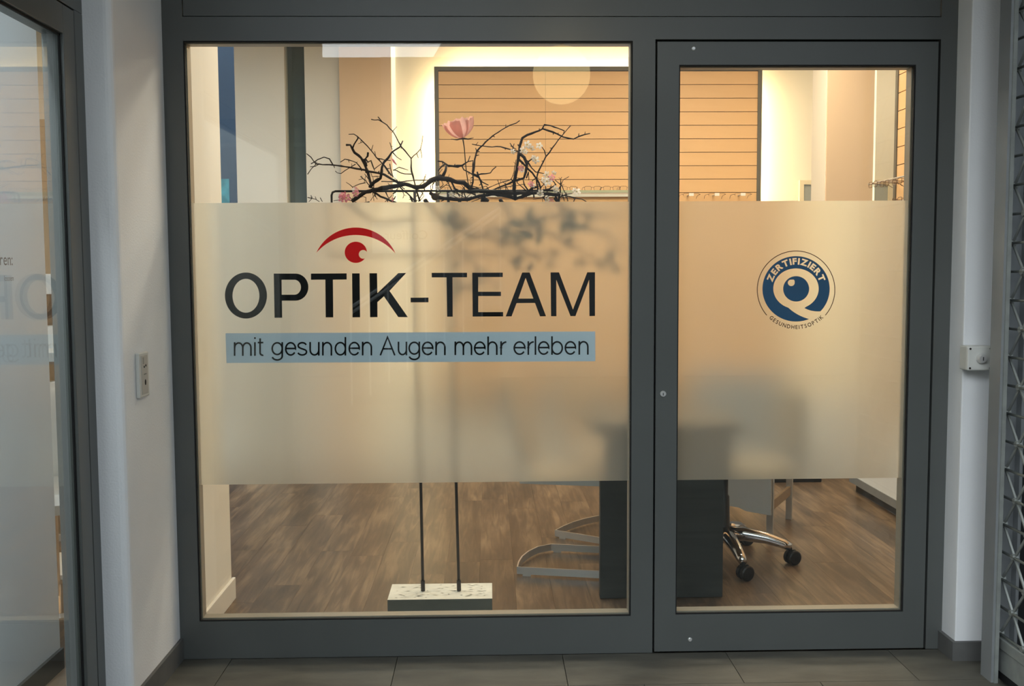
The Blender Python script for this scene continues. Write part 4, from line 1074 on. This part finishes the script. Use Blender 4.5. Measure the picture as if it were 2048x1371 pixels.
# poppy
pb_ = at(*P6(320, 372), 0.37)
pf = thing('poppy_flower', 'large pale pink poppy bloom on a thin stem above the twigs', 'flower', tuple(pb_))
stp = [at(*P6(x, y), 0.37 + 0.03 * k / 6) for k, (x, y) in enumerate(((320, 372), (335, 470), (345, 600), (355, 700), (370, 800), (395, 880)))]
MB().tube(stp, [0.0030, 0.0021, 0.0021, 0.0021, 0.0021, 0.0021], 6).build('stem', M_stem, pf, smooth=True)
up = Vector((-0.30, -0.12, 0.95)).normalized(); sx_ = up.cross(Vector((0, 1, 0))).normalized(); sy_ = up.cross(sx_)
rp = random.Random(5)
for k in range(7):
    a0 = 2 * math.pi * k / 7 + rp.uniform(-0.15, 0.15); wide = 0.62 + rp.uniform(0, 0.08); ln = 0.064 * rp.uniform(0.9, 1.1)
    mb = MB(); nu, nv = 10, 7
    for j in range(nv + 1):
        t = j / nv
        for i in range(nu + 1):
            s = (i / nu - 0.5) * 2
            rad = 0.004 + 0.053 * math.sin(t * 1.5) + (0.003 if k % 2 else 0)
            hgt = ln * (t ** 1.55) * (1 - 0.12 * s * s) + 0.0042 * math.sin(11 * s + k * 1.7) * t * t
            an = a0 + s * wide
            rad *= 1 + 0.07 * math.sin(9 * s + 2 * k) * t * t
            mb.v.append(tuple(pb_ + sx_ * (rad * math.cos(an)) + sy_ * (rad * math.sin(an)) + up * (hgt + 0.002)))
    for j in range(nv):
        for i in range(nu):
            q = j * (nu + 1) + i; mb.f.append((q, q + 1, q + nu + 2, q + nu + 1)); mb.mi.append(0)
    mb.build('petal', M_poppy, pf, smooth=True)
for s, e in ((-1, (205, 380)), (1, (425, 368))):
    q = at(*P6(*e), 0.36)
    MB().tube([pb_, pb_ + (q - pb_) * 0.5 + Vector((0, 0, -0.004)), q], [0.003, 0.0026, 0.0008], 6).build('sepal', M_stem, pf, smooth=True)

# ------------------------------------------------------------------ white chair, monitor and panel behind the side window (a sliver shows)
tp = thing('tall_beige_panel', 'tall beige panel with rounded top seen through the side window', 'panel', (-2.1, 1.6, 0))
mb = MB(); pr = [(-2.40, 0.0), (-1.99, 0.0), (-1.99, 2.02), (-2.0, 2.06), (-2.03, 2.08), (-2.40, 2.08)]
n = len(pr)
for y in (1.58, 1.62): mb.v += [(x, y, z) for x, z in pr]
mb.f = [tuple(range(n)), tuple(range(2 * n - 1, n - 1, -1))] + [(i, n + i, n + (i + 1) % n, (i + 1) % n) for i in range(n)]; mb.mi = [0] * (n + 2)
mb.build('panel_board', M_tan, tp)
B(-2.42, -1.97, 1.55, 1.65, 0, 0.03).build('foot', M_steel, tp)
wt = thing('white_side_table', 'white side table behind the side window partition', 'table', (-2.0, 1.1, 0))
B(-2.35, -1.78, 0.85, 1.35, 0.96, 1.0).build('table_top', M_white, wt, bevel=0.004)
B(-2.10, -2.0, 1.05, 1.15, 0.02, 0.96).build('table_leg', M_white, wt)
B(-2.25, -1.85, 0.92, 1.28, 0.0, 0.02).build('foot', M_white, wt)
mo = thing('framed_display', 'small brown screen in a white frame on the white side table', 'display', (-1.98, 1.15, 1.0))
B(-2.16, -1.80, 1.14, 1.17, 1.05, 1.33).build('frame', M_white, mo, bevel=0.004)
B(-2.13, -1.83, 1.135, 1.141, 1.10, 1.24).build('screen', M_brown, mo)
B(-2.03, -1.95, 1.10, 1.20, 1.0, 1.06).build('stand', M_white, mo)
ac = thing('white_armchair', 'white shell armchair with chrome edge behind the side window', 'chair', (-1.75, 0.55, 0))
sh = MB()
for j in range(9):
    t = j / 8
    for i in range(11):
        a = math.radians(200 - 220 * i / 10); r = 0.26 + 0.03 * t
        sh.v.append((-1.78 + r * math.cos(a) * 1.0, 0.62 + r * math.sin(a), 0.42 + t * (0.46 * max(0.25, math.sin(math.radians(20 + 14 * i))))))
for j in range(8):
    for i in range(10):
        q = j * 11 + i; sh.f.append((q, q + 1, q + 12, q + 11)); sh.mi.append(0)
so = sh.build('shell', M_white, ac, smooth=True); so.modifiers.new('thick', 'SOLIDIFY').thickness = 0.02
MB().tube([sh.v[8 * 11 + i] for i in range(11)], 0.008, 8).build('edge_trim', M_chrome, ac, smooth=True)
MB().lathe([(0.02, 0.40), (0.25, 0.41), (0.26, 0.45), (0.2, 0.48)], (-1.78, 0.62, 0), 24).build('seat', M_white, ac, smooth=False)
MB().lathe([(0.22, 0.0), (0.21, 0.015), (0.03, 0.03), (0.03, 0.41)], (-1.78, 0.62, 0), 24).build('pedestal', M_chrome, ac, smooth=False)

# ------------------------------------------------------------------ pendant globe lamp in the passage
LC = Vector((0.308, -0.80, 2.146))
gl_ = thing('pendant_lamp', 'round glowing globe lamp hanging before the window, mirrored in the glass', 'lamp', (LC.x, LC.y, 2.96))
prof = [(max(0.002, 0.12 * math.sin(math.pi * i / 20)), -0.12 * math.cos(math.pi * i / 20)) for i in range(21)]
MB().lathe(prof, tuple(LC), 32).build('globe', M_globe, gl_, smooth=True)
MB().tube([(LC.x, LC.y, LC.z + 0.118), (LC.x, LC.y, 2.99)], 0.006, 8).build('cord', M_cord, gl_)
MB().lathe([(0.05, 2.97), (0.05, 3.0)], (LC.x, LC.y, 0), 20).build('canopy', M_cord, gl_)

# ------------------------------------------------------------------ fixtures on the piers
ip = thing('wall_switch_plate', 'slim pale intercom plate with dark slot on the left pier', 'switch plate', (-1.075, -0.307, 1.02))
B(-1.075, -1.062, -0.350, -0.265, 0.952, 1.091).build('plate', M_switch, ip, bevel=0.004)
B(-1.0625, -1.0605, -0.335, -0.280, 0.962, 1.081).build('insert', plain('plate_insert', (178, 176, 170), rough=0.5, var=0.03), ip, bevel=0.001)
for y, z, ry, rz_ in ((-0.312, 1.046, .004, .0035), (-0.298, 1.049, .004, .0035), (-0.305, 0.998, .0055, .009)):
    MB().lathe([(1.0, 0.0), (1.0, 0.0008)], (0, 0, 0), 14, 'x').build('dark_slot', M_gap, ip)
    o = COL.objects[-1]
    o.matrix_parent_inverse = Matrix.Identity(4); o.parent = None
    o.location = (-1.0606, y, z); o.scale = (1, ry, rz_); attach(o, ip)
mb = MB()
for i in range(6): mb.box(-1.0607, -1.0600, -0.323 + 0.0, -0.314 + 0.002 * (i % 2), 1.056 + i * 0.0035, 1.0575 + i * 0.0035)
mb.build('grille_slit', M_frame, ip)
B(-1.0607, -1.0600, -0.315, -0.294, 1.022, 1.025).build('label_line', M_frame, ip)

kb = thing('key_switch_box', 'square white key switch box screwed on the right pillar', 'key switch', (1.61, -0.1, 1.04))
B(1.571, 1.655, -0.150, -0.1, 0.999, 1.079).build('housing', M_switch, kb, bevel=0.004)
B(1.570, 1.653, -0.160, -0.150, 0.999, 1.079).build('cover', M_switch, kb, bevel=0.005)
for x in (1.578, 1.645):
    for z in (1.007, 1.071):
        MB().lathe([(0.0035, -0.1605), (0.0035, -0.1615)], (x, 0, z), 10, 'y').build('screw', M_steeldark, kb)
kc = MB().lathe([(0.0165, -0.160), (0.0165, -0.165), (0.013, -0.174), (0.012, -0.176)], (1.614, 0, 1.039), 24, 'y').build('key_cylinder', M_steel, kb)
B(1.6130, 1.6155, -0.1768, -0.1755, 1.033, 1.045).build('keyhole', M_gap, kc)

# ------------------------------------------------------------------ roller grille on the right
gd = thing('grille_guide_rail', 'grey metal guide post standing in front of the right pillar', 'guide rail', (1.62, -0.25, 0))
B(1.612, 1.62, -0.290, -0.222, 0.0, 2.99).build('side_plate', M_rail, gd)
B(1.620, 1.632, -0.296, -0.286, 0.0, 2.99).build('front_lip', M_galv, gd)
B(1.70, 1.71, -0.26, -0.222, 0, 2.99).build('side_plate', M_rail, gd)
B(1.62, 1.70, -0.230, -0.222, 0, 2.99).build('web_plate', M_rail, gd)
gr = thing('roller_grille', 'galvanised roller grille of crossing bars closing the neighbouring shop', 'grille', (1.65, -1.0, 0))
GXp = 1.66; PZ = 0.1805; PY = 0.0715
zb0 = 0.155
def gbar(a, b, r, nm): MB().tube([a, b], r, 6).build(nm, M_galv, gr, smooth=True)
NC = 10; Y0 = -0.250
rows = int((2.9 - zb0) / (PZ / 2))
cnt = 0
for k in range(rows):
    z = 1.233 - PZ * 6 + PZ / 2 * k
    if z < 0.15: continue
    near = 1.0
    MB().tube([(GXp - 0.006, Y0 + 0.014, z), (GXp - 0.006, Y0 - PY * NC, z)], 0.0045, 6).build('cross_bar', M_galv, gr, smooth=True)
    for c in range(NC):
        left_node = (k % 2 == 0) == (c % 2 == 0)
        if left_node and z + PZ / 2 < 2.95:
            MB().tube([(GXp, Y0 - PY * c, z), (GXp, Y0 - PY * (c + 1), z + PZ / 2)], 0.0048, 5).build('diagonal_bar', M_galv, gr)
        if not left_node and z + PZ / 2 < 2.95:
            MB().tube([(GXp, Y0 - PY * (c + 1), z), (GXp, Y0 - PY * c, z + PZ / 2)], 0.0048, 5).build('diagonal_bar', M_galv, gr)
nd = MB()
for k in range(rows):
    z = 1.233 - PZ * 6 + PZ / 2 * k
    if z < 0.15: continue
    for c in range(NC + 1):
        if (k % 2 == 0) == (c % 2 == 0):
            nd.lathe([(0.010, GXp - 0.010), (0.010, GXp + 0.008)], (0, Y0 - PY * c, z), 8, 'x')
o = nd.build('bar_joint', M_galv, gr); o['kind'] = 'stuff'
B(1.648, 1.672, -0.985, -0.235, 0.103, 0.140).build('bottom_rail', M_galv, gr, bevel=0.003)
B(1.652, 1.668, -0.985, -0.235, 0.028, 0.103).build('bottom_plate', M_galv, gr)
B(1.655, 1.665, -0.985, -0.235, 0.0, 0.028).build('rubber_foot', M_gap, gr)
B(1.645, 1.675, -0.995, -0.965, 0.0, 2.99).build('end_post', M_galv, gr)
# vertical runners of the dark shop front behind the grille
for i, y in enumerate((-0.30, -0.36, -0.62)):
    tag(MB().tube([(1.80, y, 0), (1.80, y, 2.99)], 0.006, 8).build('vertical_tube', M_galv), ['vertical steel tube closest behind the guide post', 'second vertical steel tube behind the grille', 'third vertical steel tube behind the grille'][i], 'tube', 'tubes behind the grille')
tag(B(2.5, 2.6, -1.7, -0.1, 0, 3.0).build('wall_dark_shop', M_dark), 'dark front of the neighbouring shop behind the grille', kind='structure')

# ------------------------------------------------------------------ across the passage (seen only mirrored)
wo = struct('wall_opposite', (0, -9, 0), 'plastered house across the passage')
e0 = mir(765, 410, 9.0); e1 = mir(640, 300, 9.3)
B(e0.x, 7.0, -9.3, -9.0, 0, 3.94).build('light_wall', M_opp, wo)
B(e1.x, e0.x, -9.6, -9.3, 0, 4.0).build('dark_wall', M_oppdark, wo)
B(-8, e1.x, -9.6, -9.3, 0, 5.2).build('dark_wall', M_oppdark, wo)
srl = thing('stair_railing', 'pale stair railing across the passage, mirrored in the window', 'railing', (-0.5, -6.5, 0))
a, b = mir(700, 615, 6.5), mir(1000, 415, 6.5)
a.z = max(a.z, 0.9)
for off in (0.0, 0.06):
    MB().tube([(a.x, -6.5, a.z - off), (b.x, -6.5, b.z - off)], 0.016, 8).build('handrail', M_white, srl)
for i in range(9):
    t = i / 8; x = a.x + (b.x - a.x) * t; zt_ = a.z + (b.z - a.z) * t
    MB().tube([(x, -6.5, max(0, zt_ - 1.0 + 0.0)), (x, -6.5, zt_)], 0.010, 6).build('baluster', M_white, srl)
mb = MB()
for i in range(8):
    x0 = a.x + (b.x - a.x) * i / 8; zt_ = a.z + (b.z - a.z) * (i + 1) / 8 - 1.0
    if zt_ > 0.02: mb.box(x0, b.x, -7.6, -6.55, max(0, zt_ - 0.17), zt_)
if mb.v: tag(mb.build('stair_flight', M_tile), 'grey stair flight across the passage', kind='structure')
sgn = mir(812, 470, 8.98)
sn = thing('hairdresser_sign', 'pale sign on the opposite wall, mirrored in the frosted film', 'sign', (sgn.x, -8.99, sgn.z))
B(sgn.x - 0.42, sgn.x + 0.42, -9.0, -8.97, sgn.z - 0.22, sgn.z + 0.16).build('sign_board', M_white, sn)
cu = bpy.data.curves.new('tmp', 'FONT'); cu.body = 'Coiffeur'; cu.size = 0.16; cu.align_x = 'CENTER'
tmp = bpy.data.objects.new('tmp', cu); COL.objects.link(tmp)
me = bpy.data.meshes.new_from_object(tmp.evaluated_get(bpy.context.evaluated_depsgraph_get())); bpy.data.objects.remove(tmp)
for v in me.vertices: v.co = (sgn.x - v.co.x, -8.966, sgn.z - 0.05 + v.co.y)
me.materials.clear(); me.materials.append(M_brownf)
o = bpy.data.objects.new('sign_lettering', me); COL.objects.link(o); attach(o, sn)
